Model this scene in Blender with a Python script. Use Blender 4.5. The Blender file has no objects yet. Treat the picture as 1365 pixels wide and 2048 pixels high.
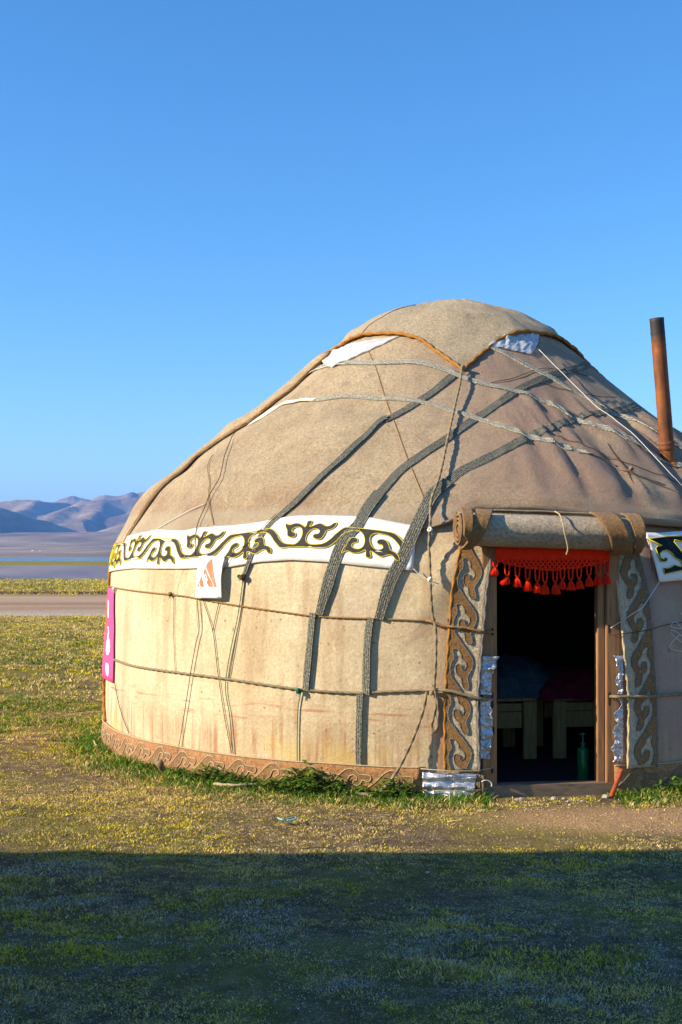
import bpy, bmesh, math, random
import numpy as np
from mathutils import Vector, Matrix, noise
from mathutils.geometry import tessellate_polygon
R_ = math.radians
random.seed(7); rng = np.random.default_rng(11)
scn = bpy.context.scene
COL = scn.collection

# ------------------------------------------------------------------ camera
cam_d = bpy.data.cameras.new('camera'); cam = bpy.data.objects.new('camera', cam_d); COL.objects.link(cam)
cam.location = (0, 0, 1.55); cam.rotation_euler = (R_(90), 0, 0)
cam_d.sensor_fit = 'VERTICAL'; cam_d.sensor_height = 36.0; cam_d.lens = 36.0 * 2450 / 2048
cam_d.shift_y = 87.0 / 2048; cam_d.clip_start = 0.05; cam_d.clip_end = 40000
scn.camera = cam
# ------------------------------------------------------------------ sky, sun, exposure
SUN_AZ, SUN_EL = -76.0, 26.0            # azimuth counted from straight behind the camera, negative = left
sx, sy = math.sin(R_(SUN_AZ)), -math.cos(R_(SUN_AZ))
to_sun = Vector((sx * math.cos(R_(SUN_EL)), sy * math.cos(R_(SUN_EL)), math.sin(R_(SUN_EL))))
world = bpy.data.worlds.new('World'); scn.world = world; world.use_nodes = True
wn, wl = world.node_tree.nodes, world.node_tree.links
bg = wn['Background']; sky = wn.new('ShaderNodeTexSky'); sky.sky_type = 'NISHITA'; sky.sun_disc = False
sky.sun_elevation = R_(SUN_EL); sky.sun_rotation = math.atan2(to_sun.x, to_sun.y)
sky.altitude = 3000; sky.air_density = 1.35; sky.dust_density = 1.3; sky.ozone_density = 4.0
hs = wn.new('ShaderNodeHueSaturation'); hs.inputs['Saturation'].default_value = 1.22
wl.new(sky.outputs[0], hs.inputs['Color']); wl.new(hs.outputs[0], bg.inputs[0]); bg.inputs[1].default_value = 0.126
sd = bpy.data.lights.new('sun', 'SUN'); sd.energy = 5.0; sd.angle = R_(0.53); sd.color = (1.0, 0.86, 0.65)
sun = bpy.data.objects.new('sun', sd); COL.objects.link(sun); sun.rotation_euler = to_sun.to_track_quat('Z', 'Y').to_euler()
sun.location = (-20, -8, 12)
vs = scn.view_settings; vs.view_transform = 'Standard'; vs.look = 'None'; vs.exposure = 0.92; vs.gamma = 1.0; vs.use_curve_mapping = False
scn.cycles.use_denoising = True; scn.cycles.max_bounces = 6; scn.cycles.volume_bounces = 0
scn.cycles.transparent_max_bounces = 8

# ------------------------------------------------------------------ helpers
def link(o, parent=None):
    COL.objects.link(o)
    if parent: o.parent = parent
    return o
def tag(o, label=None, cat=None, group=None, kind=None):
    if label: o['label'] = label
    if cat: o['category'] = cat
    if group: o['group'] = group
    if kind: o['kind'] = kind
    return o
def empty(name, loc=(0, 0, 0), rz=0):
    o = bpy.data.objects.new(name, None); o.location = loc; o.rotation_euler = (0, 0, rz); o.empty_display_size = .2
    return link(o)
def mesh(name, V, Fc, mat, parent=None, smooth=True, uv=None, col=None):
    me = bpy.data.meshes.new(name); me.from_pydata([tuple(v) for v in V], [], Fc)
    if smooth: me.polygons.foreach_set('use_smooth', [True] * len(me.polygons))
    if uv is not None:
        l = me.uv_layers.new(name='UVMap'); idx = np.empty(len(me.loops), np.int32); me.loops.foreach_get('vertex_index', idx)
        l.data.foreach_set('uv', np.asarray(uv, np.float32)[idx].ravel())
    if col is not None:
        a = me.color_attributes.new('Col', 'FLOAT_COLOR', 'POINT'); a.data.foreach_set('color', np.asarray(col, np.float32).ravel())
    if mat: me.materials.append(mat)
    me.update()
    return link(bpy.data.objects.new(name, me), parent)
def grid_faces(n, m, wrap=False, off=0):
    f = []
    for i in range(n if wrap else n - 1):
        a, b = i * m, ((i + 1) % n) * m
        for j in range(m - 1): f.append((off + a + j, off + b + j, off + b + j + 1, off + a + j + 1))
    return f
def catmull(P, n=8):
    P = [np.array(p, float) for p in P]
    P = [2 * P[0] - P[1]] + P + [2 * P[-1] - P[-2]]; out = []
    for i in range(1, len(P) - 2):
        p0, p1, p2, p3 = P[i-1:i+3]
        for k in range(n):
            u = k / n
            out.append(.5 * ((2*p1) + (-p0+p2)*u + (2*p0-5*p1+4*p2-p3)*u*u + (-p0+3*p1-3*p2+p3)*u**3))
    out.append(P[-2]); return out
def box(V, Fc, c, s, M=None):
    o = len(V)
    for dx in (-1, 1):
        for dy in (-1, 1):
            for dz in (-1, 1):
                p = Vector((c[0]+dx*s[0]/2, c[1]+dy*s[1]/2, c[2]+dz*s[2]/2)); V.append(M @ p if M else p)
    for f in ((0,1,3,2),(4,6,7,5),(0,4,5,1),(2,3,7,6),(0,2,6,4),(1,5,7,3)): Fc.append(tuple(o+i for i in f))
def bevel_box(name, c, s, mat, parent, M=None, b=.004):
    V, Fc = [], []; box(V, Fc, (0, 0, 0), s)
    me = bpy.data.meshes.new(name); me.from_pydata([tuple(v) for v in V], [], Fc)
    bm = bmesh.new(); bm.from_mesh(me); bmesh.ops.recalc_face_normals(bm, faces=bm.faces)
    bmesh.ops.bevel(bm, geom=bm.edges[:], offset=b, segments=2, affect='EDGES'); bm.to_mesh(me); bm.free()
    me.materials.append(mat)
    me.transform((M if M else Matrix()) @ Matrix.Translation(Vector(c)))
    return link(bpy.data.objects.new(name, me), parent)
def frames(pts):
    P = [Vector(p) for p in pts]; T = []
    for i in range(len(P)):
        t = P[min(i+1, len(P)-1)] - P[max(i-1, 0)]; T.append(t.normalized() if t.length > 1e-9 else Vector((0, 0, 1)))
    n = T[0].orthogonal().normalized(); out = []
    for p, t in zip(P, T):
        n = n - t * n.dot(t)
        n = n.normalized() if n.length > 1e-6 else t.orthogonal().normalized()
        out.append((p, t, n, t.cross(n)))
    return out
def tube_geo(pts, r, seg=6, lobes=0, twist=0., V=None, Fc=None, UV=None, taper=None):
    V = [] if V is None else V; Fc = [] if Fc is None else Fc
    fr = frames(pts); o = len(V); s = 0; n = len(fr)
    for i, (p, t, a, b) in enumerate(fr):
        if i: s += (p - fr[i-1][0]).length
        rr = r * (taper(i / (n - 1)) if taper else 1)
        for k in range(seg):
            ph = 2 * math.pi * k / seg
            q = rr * (1 + (.28 * math.cos(lobes * ph - twist * s) if lobes else 0))
            V.append(p + a * (q * math.cos(ph)) + b * (q * math.sin(ph)))
            if UV is not None: UV.append((s, k / seg))
    for i in range(n - 1):
        for k in range(seg):
            k2 = (k + 1) % seg
            Fc.append((o+i*seg+k, o+i*seg+k2, o+(i+1)*seg+k2, o+(i+1)*seg+k))
    Fc.append(tuple(o + k for k in range(seg))[::-1]); Fc.append(tuple(o + (n-1)*seg + k for k in range(seg)))
    return V, Fc
def tube(name, pts, r, mat, parent=None, seg=6, lobes=0, twist=0., taper=None):
    UV = []
    V, Fc = tube_geo(pts, r, seg, lobes, twist, UV=UV, taper=taper); return mesh(name, V, Fc, mat, parent, uv=UV)
def resample(pts, step):
    P = [Vector(p) for p in pts]; out = [P[0].copy()]; acc = 0
    for a, b in zip(P, P[1:]):
        d = (b - a).length
        if d < 1e-9: continue
        x = step - acc
        while x <= d: out.append(a.lerp(b, x / d)); x += step
        acc = (acc + d) % step
    if (out[-1] - P[-1]).length > step * .3: out.append(P[-1])
    return out
def rope(name, pts, r, mat, parent=None):
    return tube(name, resample(pts, r * .9), r, mat, parent, seg=9, lobes=3, twist=.75 / r)

ORD = ['first', 'second', 'third', 'fourth', 'fifth', 'sixth', 'seventh', 'eighth', 'ninth', 'tenth', 'eleventh', 'twelfth']
# ------------------------------------------------------------------ materials
class M:
    def __init__(s, name):
        s.m = bpy.data.materials.new(name); s.m.use_nodes = True; s.n = s.m.node_tree.nodes; s.l = s.m.node_tree.links
        s.b = s.n['Principled BSDF']; s.b.inputs['Roughness'].default_value = .9; s.b.inputs['Specular IOR Level'].default_value = .15
        s.co = None
    def coord(s, kind='Object', scale=(1, 1, 1)):
        t = s.n.new('ShaderNodeTexCoord'); mp = s.n.new('ShaderNodeMapping'); mp.inputs['Scale'].default_value = scale
        s.l.new(t.outputs[kind], mp.inputs[0]); return mp.outputs[0]
    def noise(s, co, scale, detail=3, rough=.55, dist=0):
        t = s.n.new('ShaderNodeTexNoise'); t.inputs['Scale'].default_value = scale; t.inputs['Detail'].default_value = detail
        t.inputs['Roughness'].default_value = rough; t.inputs['Distortion'].default_value = dist
        s.l.new(co, t.inputs['Vector']); return t.outputs[0]
    def ramp(s, f, stops):
        t = s.n.new('ShaderNodeValToRGB'); e = t.color_ramp.elements
        while len(e) < len(stops): e.new(.5)
        for el, (p, c) in zip(e, stops): el.position = p; el.color = (*c, 1) if hasattr(c, '__len__') else (c, c, c, 1)
        s.l.new(f, t.inputs[0]); return t.outputs[0]
    def mix(s, f, a, b, mode='MIX'):
        t = s.n.new('ShaderNodeMix'); t.data_type = 'RGBA'; t.blend_type = mode
        for i, v in ((0, f), (6, a), (7, b)):
            if isinstance(v, (int, float)): t.inputs[i].default_value = v
            elif isinstance(v, tuple): t.inputs[i].default_value = (*v, 1)
            else: s.l.new(v, t.inputs[i])
        return t.outputs[2]
    def math(s, op, a, b=0., c=0.):
        t = s.n.new('ShaderNodeMath'); t.operation = op
        for i, v in enumerate((a, b, c)):
            if isinstance(v, (int, float)): t.inputs[i].default_value = v
            else: s.l.new(v, t.inputs[i])
        return t.outputs[0]
    def sep(s, co):
        t = s.n.new('ShaderNodeSeparateXYZ'); s.l.new(co, t.inputs[0]); return t.outputs
    def rng(s, v, a, b, c=0., d=1.):
        t = s.n.new('ShaderNodeMapRange'); t.interpolation_type = 'SMOOTHSTEP'
        s.l.new(v, t.inputs[0])
        for i, x in enumerate((a, b, c, d)): t.inputs[i+1].default_value = x
        return t.outputs[0]
    def color(s, c):
        if isinstance(c, tuple): s.b.inputs['Base Color'].default_value = (*c, 1)
        else: s.l.new(c, s.b.inputs['Base Color'])
        return s
    def bump(s, h, strength=.3, dist=.01, prev=None):
        t = s.n.new('ShaderNodeBump'); t.inputs['Strength'].default_value = strength; t.inputs['Distance'].default_value = dist
        s.l.new(h, t.inputs['Height'])
        if prev: s.l.new(prev, t.inputs['Normal'])
        s.l.new(t.outputs[0], s.b.inputs['Normal']); return t.outputs[0]
    def set(s, **k):
        for a, v in k.items(): s.b.inputs[a.replace('_', ' ')].default_value = v
        return s

def felt_mat(name, pale, mid, dark, wall=False, roof=False, fuzz=.5):
    m = M(name); co = m.coord(); big = m.noise(co, 1.7, 5, .6); c = m.ramp(big, [(.30, dark), (.48, mid), (.68, pale)])
    fl = m.noise(co, 48, 5, .8)
    md = m.noise(co, 7, 5, .7); c = m.mix(m.ramp(md, [(.42, 0.), (.68, .38)]), c, tuple(x * .72 for x in dark))
    k = .34 if wall else .62
    c = m.mix(m.ramp(fl, [(.44, 0.), (.60, k)]), c, tuple(x * .50 for x in dark))
    c = m.mix(m.ramp(m.noise(co, 66, 4, .75), [(.50, 0.), (.68, k)]), c, tuple(min(1, x * 1.3) for x in pale))
    xyz = m.sep(co)
    if wall:
        st = m.noise(m.coord(scale=(6, 6, .35)), 1.6, 4, .6)
        c = m.mix(m.math('MULTIPLY', m.rng(st, .5, .68), .42), c, (.36, .22, .11))
        st2 = m.noise(m.coord(scale=(14, 14, .8)), 1.5, 4, .65)
        low = m.math('MULTIPLY', m.rng(xyz[2], .55, .3), m.rng(st2, .47, .66))
        c = m.mix(m.math('MULTIPLY', low, .7), c, (.36, .13, .05))
        ln = m.noise(m.coord(scale=(2.2, 2.2, 30)), 1.3, 3, .6)
        z1 = m.math('MULTIPLY', m.rng(xyz[2], .40, .47), m.rng(xyz[2], .60, .52))
        c = m.mix(m.math('MULTIPLY', m.math('MULTIPLY', z1, m.rng(ln, .54, .64)), .65), c, (.42, .12, .06))
        yl = m.noise(co, 2.3, 2, .5)
        c = m.mix(m.math('MULTIPLY', m.math('MULTIPLY', m.rng(xyz[2], .45, .2), m.rng(yl, .5, .65)), .6), c, (.60, .42, .11))
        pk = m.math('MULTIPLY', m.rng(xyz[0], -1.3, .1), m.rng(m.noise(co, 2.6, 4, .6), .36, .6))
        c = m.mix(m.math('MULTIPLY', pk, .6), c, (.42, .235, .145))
        c = m.mix(m.math('MULTIPLY', m.rng(m.math('ADD', xyz[0], m.math('MULTIPLY', big, .4)), .75, 1.2), .65), c, (.30, .185, .15))  # duller brown right of the door: part felt tone, part shade in colour
        sp = m.noise(co, 26, 2, .4); c = m.mix(m.ramp(sp, [(.70, 0.), (.74, .6)]), c, (.16, .10, .05))
    if roof:
        hem = m.math('MULTIPLY', m.rng(xyz[2], 2.12, 1.9), m.rng(m.noise(co, 2.1, 4, .6), .42, .6))
        c = m.mix(m.math('MULTIPLY', hem, .6), c, (.33, .16, .08))
        c = m.mix(m.math('MULTIPLY', m.rng(xyz[2], 1.90, 1.85), .6), c, (.55, .44, .28))
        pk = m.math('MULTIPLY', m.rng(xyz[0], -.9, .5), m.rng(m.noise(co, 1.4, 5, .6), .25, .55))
        c = m.mix(m.math('MULTIPLY', pk, .8), c, (.29, .165, .11))  # pinker felt to the right, deepened to carry the shaded side's darkness
        st = m.noise(m.coord(scale=(5, 5, .5)), 1.4, 5, .6)
        c = m.mix(m.math('MULTIPLY', m.rng(st, .52, .7), .35), c, (.24, .15, .085))
    m.color(c)
    cr = m.noise(m.coord(scale=(1.6, 1.6, 2.6)), 1.5, 3, .6, .8); rd = m.math('POWER', m.math('SUBTRACT', 1.0, m.math('ABSOLUTE', m.math('MULTIPLY', m.math('SUBTRACT', cr, .5), 5.0))), 5.0)
    rd = m.math('MAXIMUM', rd, 0.0); b0 = m.bump(rd, .16 if not wall else .05, .04); b1 = m.bump(m.noise(co, 6, 5, .65), .16 if wall else .35, .035, b0)
    m.bump(m.noise(co, 42, 5, .9), fuzz, .03, b1)
    m.set(Roughness=1.0, Specular_IOR_Level=.05, Sheen_Weight=.25, Sheen_Roughness=.6); return m.m
def cloth_mat(name, c, c2=None, scale=9, bump=.2, spec=.1, rough=.9):
    m = M(name); co = m.coord(); c2 = c2 or tuple(x * .75 for x in c)
    m.color(m.mix(m.ramp(m.noise(co, scale, 4, .6), [(.35, 0.), (.7, 1.)]), c, c2)); m.bump(m.noise(co, scale * 12, 3, .7), bump, .01)
    m.set(Roughness=rough, Specular_IOR_Level=spec); return m.m
def wood_mat(name, c, c2, axis=2):
    m = M(name); sc = [16, 16, 16]; sc[axis] = 1.1; co = m.coord(scale=tuple(sc)); n = m.noise(co, 2.2, 6, .65, 1.2)
    m.color(m.ramp(n, [(.32, c2), (.55, c), (.75, tuple(min(1, x * 1.2) for x in c))])); m.bump(n, .35, .004)
    m.set(Roughness=.75, Specular_IOR_Level=.2); return m.m

MAT = {}
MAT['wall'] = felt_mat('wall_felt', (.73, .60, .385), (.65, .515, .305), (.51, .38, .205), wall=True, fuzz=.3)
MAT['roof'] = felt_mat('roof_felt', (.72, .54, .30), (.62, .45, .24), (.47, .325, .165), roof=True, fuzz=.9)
MAT['cover'] = felt_mat('cover_felt', (.66, .51, .30), (.56, .42, .24), (.40, .295, .165), fuzz=.9)
MAT['strip'] = felt_mat('cream_felt', (.64, .53, .36), (.54, .435, .285), (.40, .31, .19))
MAT['roll'] = felt_mat('roll_felt', (.66, .54, .37), (.55, .43, .28), (.38, .27, .16), fuzz=.8)
MAT['brown'] = felt_mat('brown_felt', (.40, .21, .055), (.33, .165, .04), (.23, .105, .025), fuzz=.8)
MAT['base'] = felt_mat('terracotta_felt', (.52, .27, .10), (.45, .215, .075), (.34, .14, .045))
MAT['base_ins'] = felt_mat('ochre_felt', (.36, .19, .06), (.30, .155, .048), (.23, .11, .035))
MAT['white'] = cloth_mat('white_cotton', (.84, .81, .74), (.76, .72, .64), 4)
MAT['charcoal'] = cloth_mat('charcoal_applique', (.045, .043, .042), (.065, .06, .055), 20)
MAT['navy'] = cloth_mat('dark_navy_applique', (.012, .022, .028), (.018, .03, .036), 20)
MAT['yellow'] = cloth_mat('yellow_cord', (.72, .58, .04), (.55, .42, .03), 40)
MAT['dkcord'] = cloth_mat('dark_braid', (.07, .065, .06), (.30, .27, .22), 160)
MAT['ocord'] = cloth_mat('orange_braid', (.46, .21, .045), (.20, .085, .02), 90)
MAT['pcord'] = cloth_mat('pale_cord', (.52, .42, .26), (.38, .29, .16), 120)
MAT['rope'] = cloth_mat('hemp_rope', (.30, .235, .14), (.18, .135, .08), 60)
MAT['twine'] = cloth_mat('brown_twine', (.34, .20, .08), (.22, .12, .05), 60)
MAT['string_w'] = cloth_mat('white_string', (.72, .70, .64), (.6, .56, .5), 60)
MAT['string_g'] = cloth_mat('green_string', (.03, .20, .11), (.02, .14, .08), 60)
MAT['string_d'] = cloth_mat('dark_string', (.12, .075, .04), (.07, .045, .025), 60)
MAT['string_y'] = cloth_mat('lime_string', (.50, .58, .16), (.4, .45, .2), 60)
MAT['string_r'] = cloth_mat('crimson_string', (.30, .01, .03), (.2, .01, .02), 60)
MAT['red'] = cloth_mat('red_yarn', (.90, .040, .008), (.80, .025, .007), 60)
MAT['wood'] = wood_mat('door_wood', (.34, .18, .08), (.19, .095, .04))
MAT['woodx'] = wood_mat('sill_wood', (.24, .17, .105), (.13, .09, .055), 0)
MAT['wood_in'] = wood_mat('bench_wood', (.40, .28, .11), (.26, .18, .065))
MAT['peg'] = wood_mat('peg_wood', (.26, .17, .09), (.13, .08, .04))
MAT['inside'] = cloth_mat('inner_shade', (.05, .042, .038), (.035, .03, .028), 5)  # near-black: shade of the room and the slots put into the colour
def weave_mat(name, dark, light, lo=.42, hi=.62):
    m = M(name); co = m.coord('UV', (38, 66, 1)); n = m.noise(co, 2.0, 1.5, .6)
    w = m.n.new('ShaderNodeTexWave'); w.wave_type = 'BANDS'; w.bands_direction = 'Y'; w.inputs['Scale'].default_value = 22; w.inputs['Distortion'].default_value = 3.0
    w.inputs['Detail Scale'].default_value = 3
    m.l.new(m.coord('UV'), w.inputs[0])
    f = m.math('ADD', m.math('MULTIPLY', n, .8), m.math('MULTIPLY', w.outputs['Fac'], .2))
    m.color(m.ramp(f, [(lo, dark), ((lo + hi) / 2, tuple((a + b) / 2.6 for a, b in zip(dark, light))), (hi, light)]))
    m.bump(f, .7, .004); return m.m
MAT['strap'] = weave_mat('dark_woven_strap', (.03, .031, .027), (.30, .285, .22), .38, .68)
MAT['strap_l'] = weave_mat('pale_woven_strap', (.10, .10, .08), (.48, .45, .35), .36, .60)
MAT['strap_w'] = cloth_mat('white_tape', (.78, .74, .62), (.66, .6, .46), 20)
def foil():
    m = M('foil'); co = m.coord(scale=(1, 1, 1)); m.color(m.mix(m.ramp(m.noise(co, 14, 3, .6), [(.4, 0.), (.62, 1.)]), (.62, .62, .64), (.48, .49, .53)))
    m.set(Metallic=.8, Roughness=.42); b = m.bump(m.noise(co, 55, 3, .6), .6, .01); m.bump(m.noise(co, 240, 2, .5), .4, .004, b); return m.m
MAT['foil'] = foil()
def plastic():
    m = M('clear_plastic_sheet'); co = m.coord(); m.color((.74, .75, .76)); m.set(Roughness=.22, Specular_IOR_Level=.5, Alpha=.5, Transmission_Weight=0.)
    m.bump(m.noise(co, 22, 4, .6, 1), .5, .02); m.b.inputs['Subsurface Weight'].default_value = 0; return m.m
MAT['plastic'] = plastic()
def rust():
    m = M('rusty_pipe'); co = m.coord(scale=(1, 1, .45)); n = m.noise(co, 9, 5, .65); z = m.sep(m.coord())[2]
    c = m.ramp(n, [(.3, (.085, .03, .012)), (.5, (.20, .062, .016)), (.68, (.36, .12, .024))])
    c = m.mix(m.rng(z, .86, .99), c, (.035, .028, .024)); m.color(c); m.set(Roughness=.62, Specular_IOR_Level=.3, Metallic=.0); m.bump(n, .25, .004); return m.m
MAT['rust'] = rust()

# ------------------------------------------------------------------ ground, road, water, hills
def ground_mat():
    m = M('steppe_turf'); co = m.coord(); xyz = m.sep(co)
    n1 = m.noise(co, .8, 6, .65); n2 = m.noise(co, 7, 5, .7); n3 = m.noise(co, 60, 4, .7)
    near = m.ramp(n2, [(.34, (.095, .068, .040)), (.5, (.20, .142, .084)), (.66, (.40, .29, .175))])
    near = m.mix(m.ramp(n3, [(.42, 0.), (.62, .75)]), near, (.10, .07, .03))
    n4 = m.noise(co, 170, 4, .8); near = m.mix(m.ramp(n4, [(.48, 0.), (.60, .8)]), near, (.06, .045, .028)); near = m.mix(m.ramp(n4, [(.34, .7), (.44, 0.)]), near, (.58, .47, .30))
    near = m.mix(m.ramp(n1, [(.45, 0.), (.62, .6)]), near, (.26, .22, .04))
    f1 = m.noise(m.coord(scale=(.35, 1, 1)), .5, 6, .7)
    far = m.ramp(f1, [(.32, (.12, .112, .02)), (.47, (.24, .21, .034)), (.58, (.35, .285, .05)), (.70, (.46, .34, .11))])
    far = m.mix(m.ramp(m.noise(m.coord(scale=(.6, 1, 1)), 3, 4, .7), [(.4, 0.), (.7, .6)]), far, (.12, .09, .03))
    ex = m.math('POWER', m.math('MULTIPLY', m.math('SUBTRACT', xyz[0], 1.85), .75), 2.0); ey = m.math('POWER', m.math('MULTIPLY', m.math('SUBTRACT', xyz[1], 7.2), 2.0), 2.0)
    bare = m.rng(m.math('ADD', m.math('ADD', ex, ey), m.math('MULTIPLY', n2, 1.4)), 1.7, .7)
    near = m.mix(m.math('MULTIPLY', bare, .8), near, m.ramp(n3, [(.35, (.34, .195, .095)), (.65, (.66, .42, .22))]))
    m.color(m.mix(m.rng(xyz[1], 11, 24), near, far))
    m.bump(m.math('ADD', n2, n3), .8, .03); m.set(Roughness=1., Specular_IOR_Level=.02); return m.m
def gh(x, y):
    d = max(abs(x - .5) - 6, 0) + max(y - 16, 0) + max(2 - y, 0)
    k = max(0, 1 - d / 12)
    if k <= 0: return 0.
    yr = math.hypot(x - .965, y - 10.85); k2 = k * min(1, max(0., (yr - 2.95) / .6))
    return k2 * (.020 * noise.noise(Vector((x * .9, y * .9, 3))) + .012 * noise.noise(Vector((x * 3.3, y * 3.3, 9)))) - .004 * k2
xs = sorted(set([round(-6 + i * .07, 3) for i in range(186)] + [-6 - 1.22 ** i for i in range(1, 47)] + [7.1 + 1.22 ** i for i in range(1, 47)]))
ys = sorted(set([round(2 + i * .07, 3) for i in range(200)] + [2 - 1.25 ** i for i in range(1, 42)] + [16 + 1.2 ** i for i in range(1, 51)]))
V = [(x, y, gh(x, y)) for x in xs for y in ys]
ground = mesh('ground', V, [f[::-1] for f in grid_faces(len(xs), len(ys))][0:0] or [(a, b, c, d) for a, b, c, d in grid_faces(len(xs), len(ys))], ground_mat())
tag(ground, 'short dry grazed turf stretching to the lake', None, None, 'structure')

def strip_sheet(name, y0, y1, z, mat, x0, x1, nx, w0, w1, label):
    V = []
    for i in range(nx):
        x = x0 + (x1 - x0) * i / (nx - 1)
        a = y0 + w0 * noise.noise(Vector((x * .08, 1.3, y0))) + w0 * .5 * noise.noise(Vector((x * .5, 2.3, y0)))
        b = y1 + w1 * noise.noise(Vector((x * .03, 5.3, y1))) + w1 * .4 * noise.noise(Vector((x * .16, 5.3, y1)))
        for k in range(4): V.append((x, a + (b - a) * k / 3, z))
    return tag(mesh(name, V, grid_faces(nx, 4), mat), label, kind='structure')
def gravel():
    m = M('gravel_road'); co = m.coord(); n = m.noise(m.coord(scale=(.12, 1, 1)), .5, 4, .6); f = m.noise(co, 7, 4, .8)
    c = m.ramp(n, [(.35, (.34, .21, .12)), (.55, (.46, .31, .19)), (.7, (.54, .40, .27))]); y = m.sep(co)[1]
    c = m.mix(m.math('MULTIPLY', m.rng(y, 37, 31), .6), c, (.56, .48, .38))
    c = m.mix(m.ramp(f, [(.42, 0.), (.7, .6)]), c, (.20, .13, .08)); m.color(c); m.bump(f, .8, .04); return m.m
strip_sheet('dirt_road', 30.6, 48.5, .006, gravel(), -160, 160, 500, .5, 2.0, 'brown gravel track running across behind the yurt')
def water(name, rough, bs, bd, sc):
    m = M(name); m.color((.012, .03, .05)); m.set(Roughness=rough, Specular_IOR_Level=.5, IOR=1.33)
    m.bump(m.noise(m.coord(scale=sc), 1.0, 3, .6), bs, bd); return m.m
strip_sheet('lagoon_water', 78, 205, .008, water('still_water', .02, .05, .02, (.25, 1.2, 1)), -420, 420, 500, 3.5, 8, 'still lagoon mirroring the hills')
strip_sheet('lake_water', 335, 1000, .008, water('rippled_water', .12, .8, .25, (.1, .35, 1)), -2600, 2600, 400, 4, 10, 'bright blue strip of open lake')

RIDGES = [  # crest polyline (x, y, z), left slope, right slope
    ([(-1500, 2500, 215), (-1130, 2760, 165), (-842, 3010, 121), (-775, 3210, 92), (-735, 3420, 66)], .42, 1.4),
    ([(-2300, 4300, 250), (-1560, 4500, 196), (-1253, 4500, 198), (-1110, 4500, 203)], .45, .75),
    ([(-1110, 4500, 203), (-1092, 4260, 172), (-1085, 4020, 128), (-1085, 3800, 95)], .42, .74),
    ([(-1110, 4500, 200), (-1030, 4750, 197), (-960, 4900, 205)], .5, .7),
    ([(-1000, 2900, 52), (-945, 3250, 66), (-910, 3500, 84), (-893, 3700, 105), (-900, 4000, 150), (-908, 4300, 187), (-830, 4500, 205), (-650, 4600, 226), (-300, 4500, 240), (300, 4600, 260), (1500, 4700, 240)], .62, .33),
    ([(-842, 4350, 196), (-800, 4100, 165), (-775, 3850, 132), (-760, 3600, 100)], .25, .75),
    ([(-1330, 5600, 240), (-1222, 5600, 272), (-1130, 5600, 256), (-1010, 5300, 258), (-960, 5300, 264), (-800, 5150, 274), (-600, 5200, 287), (0, 5400, 300), (900, 5600, 330), (2600, 5600, 300)], .5, .9),
    ([(-870, 5100, 262), (-850, 4950, 235), (-835, 4800, 205)], .5, .9), ([(-800, 5150, 272), (-775, 4950, 240), (-760, 4800, 210)], .5, .9),
    ([(-600, 4600, 222), (-640, 4300, 185), (-650, 3900, 140)], .3, .7),
    ([(-500, 3500, 130), (-480, 4000, 190), (-450, 4500, 230)], .35, 1.0),
    ([(400, 3300, 100), (450, 4000, 190), (500, 4600, 255)], .4, .7),
    ([(-3300, 3000, 330), (-2300, 3200, 280), (-1800, 3300, 190)], .45, .7),
    ([(2000, 3600, 240), (3200, 3800, 330), (4500, 3600, 280)], .45, .5)]
def hills():
    ang = np.concatenate([np.linspace(-48, -17, 90), np.linspace(-16.9, -5.5, 320), np.linspace(-5.4, 42, 140)])
    dist = np.concatenate([np.linspace(1010, 2600, 50), np.linspace(2620, 5700, 230), np.linspace(5800, 7600, 14)])
    A, D = np.meshgrid(np.radians(ang), dist, indexing='ij'); X = D * np.tan(A); Y = D
    base = 58 * np.clip((Y - 1000) / 1900, 0, 1) ** 2.2 + .010 * np.clip(Y - 2900, 0, None) - 1.0 * (Y < 1050)
    Z = base.copy()
    wob = np.array([[noise.fractal(Vector((x / 420, y / 420, 1.7)), .9, 2.1, 5) for x, y in zip(rx, ry)] for rx, ry in zip(X, Y)])
    fine = np.array([[noise.ridged_multi_fractal(Vector((x / 210, y / 260, 4.1)), .9, 2.1, 5, .9, 2.) for x, y in zip(rx, ry)] for rx, ry in zip(X, Y)])
    for pl, sl, sr in RIDGES:
        best = np.full(X.shape, -1e9)
        for (x0, y0, z0), (x1, y1, z1) in zip(pl, pl[1:]):
            dx, dy = x1 - x0, y1 - y0; L2 = dx * dx + dy * dy
            u = np.clip(((X - x0) * dx + (Y - y0) * dy) / L2, 0, 1)
            px, py = X - (x0 + u * dx), Y - (y0 + u * dy); dd = np.hypot(px, py)
            # side: compare the lateral x offset, so 'right' is always towards +x
            s = np.where(px * .95 + py * .3 > 0, sr, sl)
            d2 = np.sqrt(dd ** 2 + 14 ** 2) - 14
            best = np.maximum(best, z0 + u * (z1 - z0) - s * d2)
        k = 4.0; Z = np.maximum(Z, best) + k * np.log1p(np.exp(-np.abs(Z - best) / k)) * .7
    up = np.clip((Z - base) / 60, 0, 1)
    Z = Z + up * (wob * 12 + (fine - 1.0) * 10.0) + (1 - up) * wob * np.clip((Y - 1200) / 1500, 0, 1) * 3
    V = np.stack([X, Y, Z], -1).reshape(-1, 3)
    m = M('dry_hills'); co = m.coord(); n = m.noise(m.coord(scale=(1, .6, 2)), .006, 6, .65)
    c = m.ramp(n, [(.34, (.14, .095, .055)), (.5, (.27, .185, .105)), (.64, (.42, .30, .18))])
    c = m.mix(m.ramp(m.noise(co, .02, 4, .7), [(.5, 0.), (.7, .45)]), c, (.12, .09, .05)); m.color(c); m.bump(m.noise(co, .03, 5, .7), .5, 8)
    return tag(mesh('hills', V, grid_faces(len(ang), len(dist)), m.m), 'brown treeless hills beyond the lake, their right flanks in blue shade', kind='structure')
hills()

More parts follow.
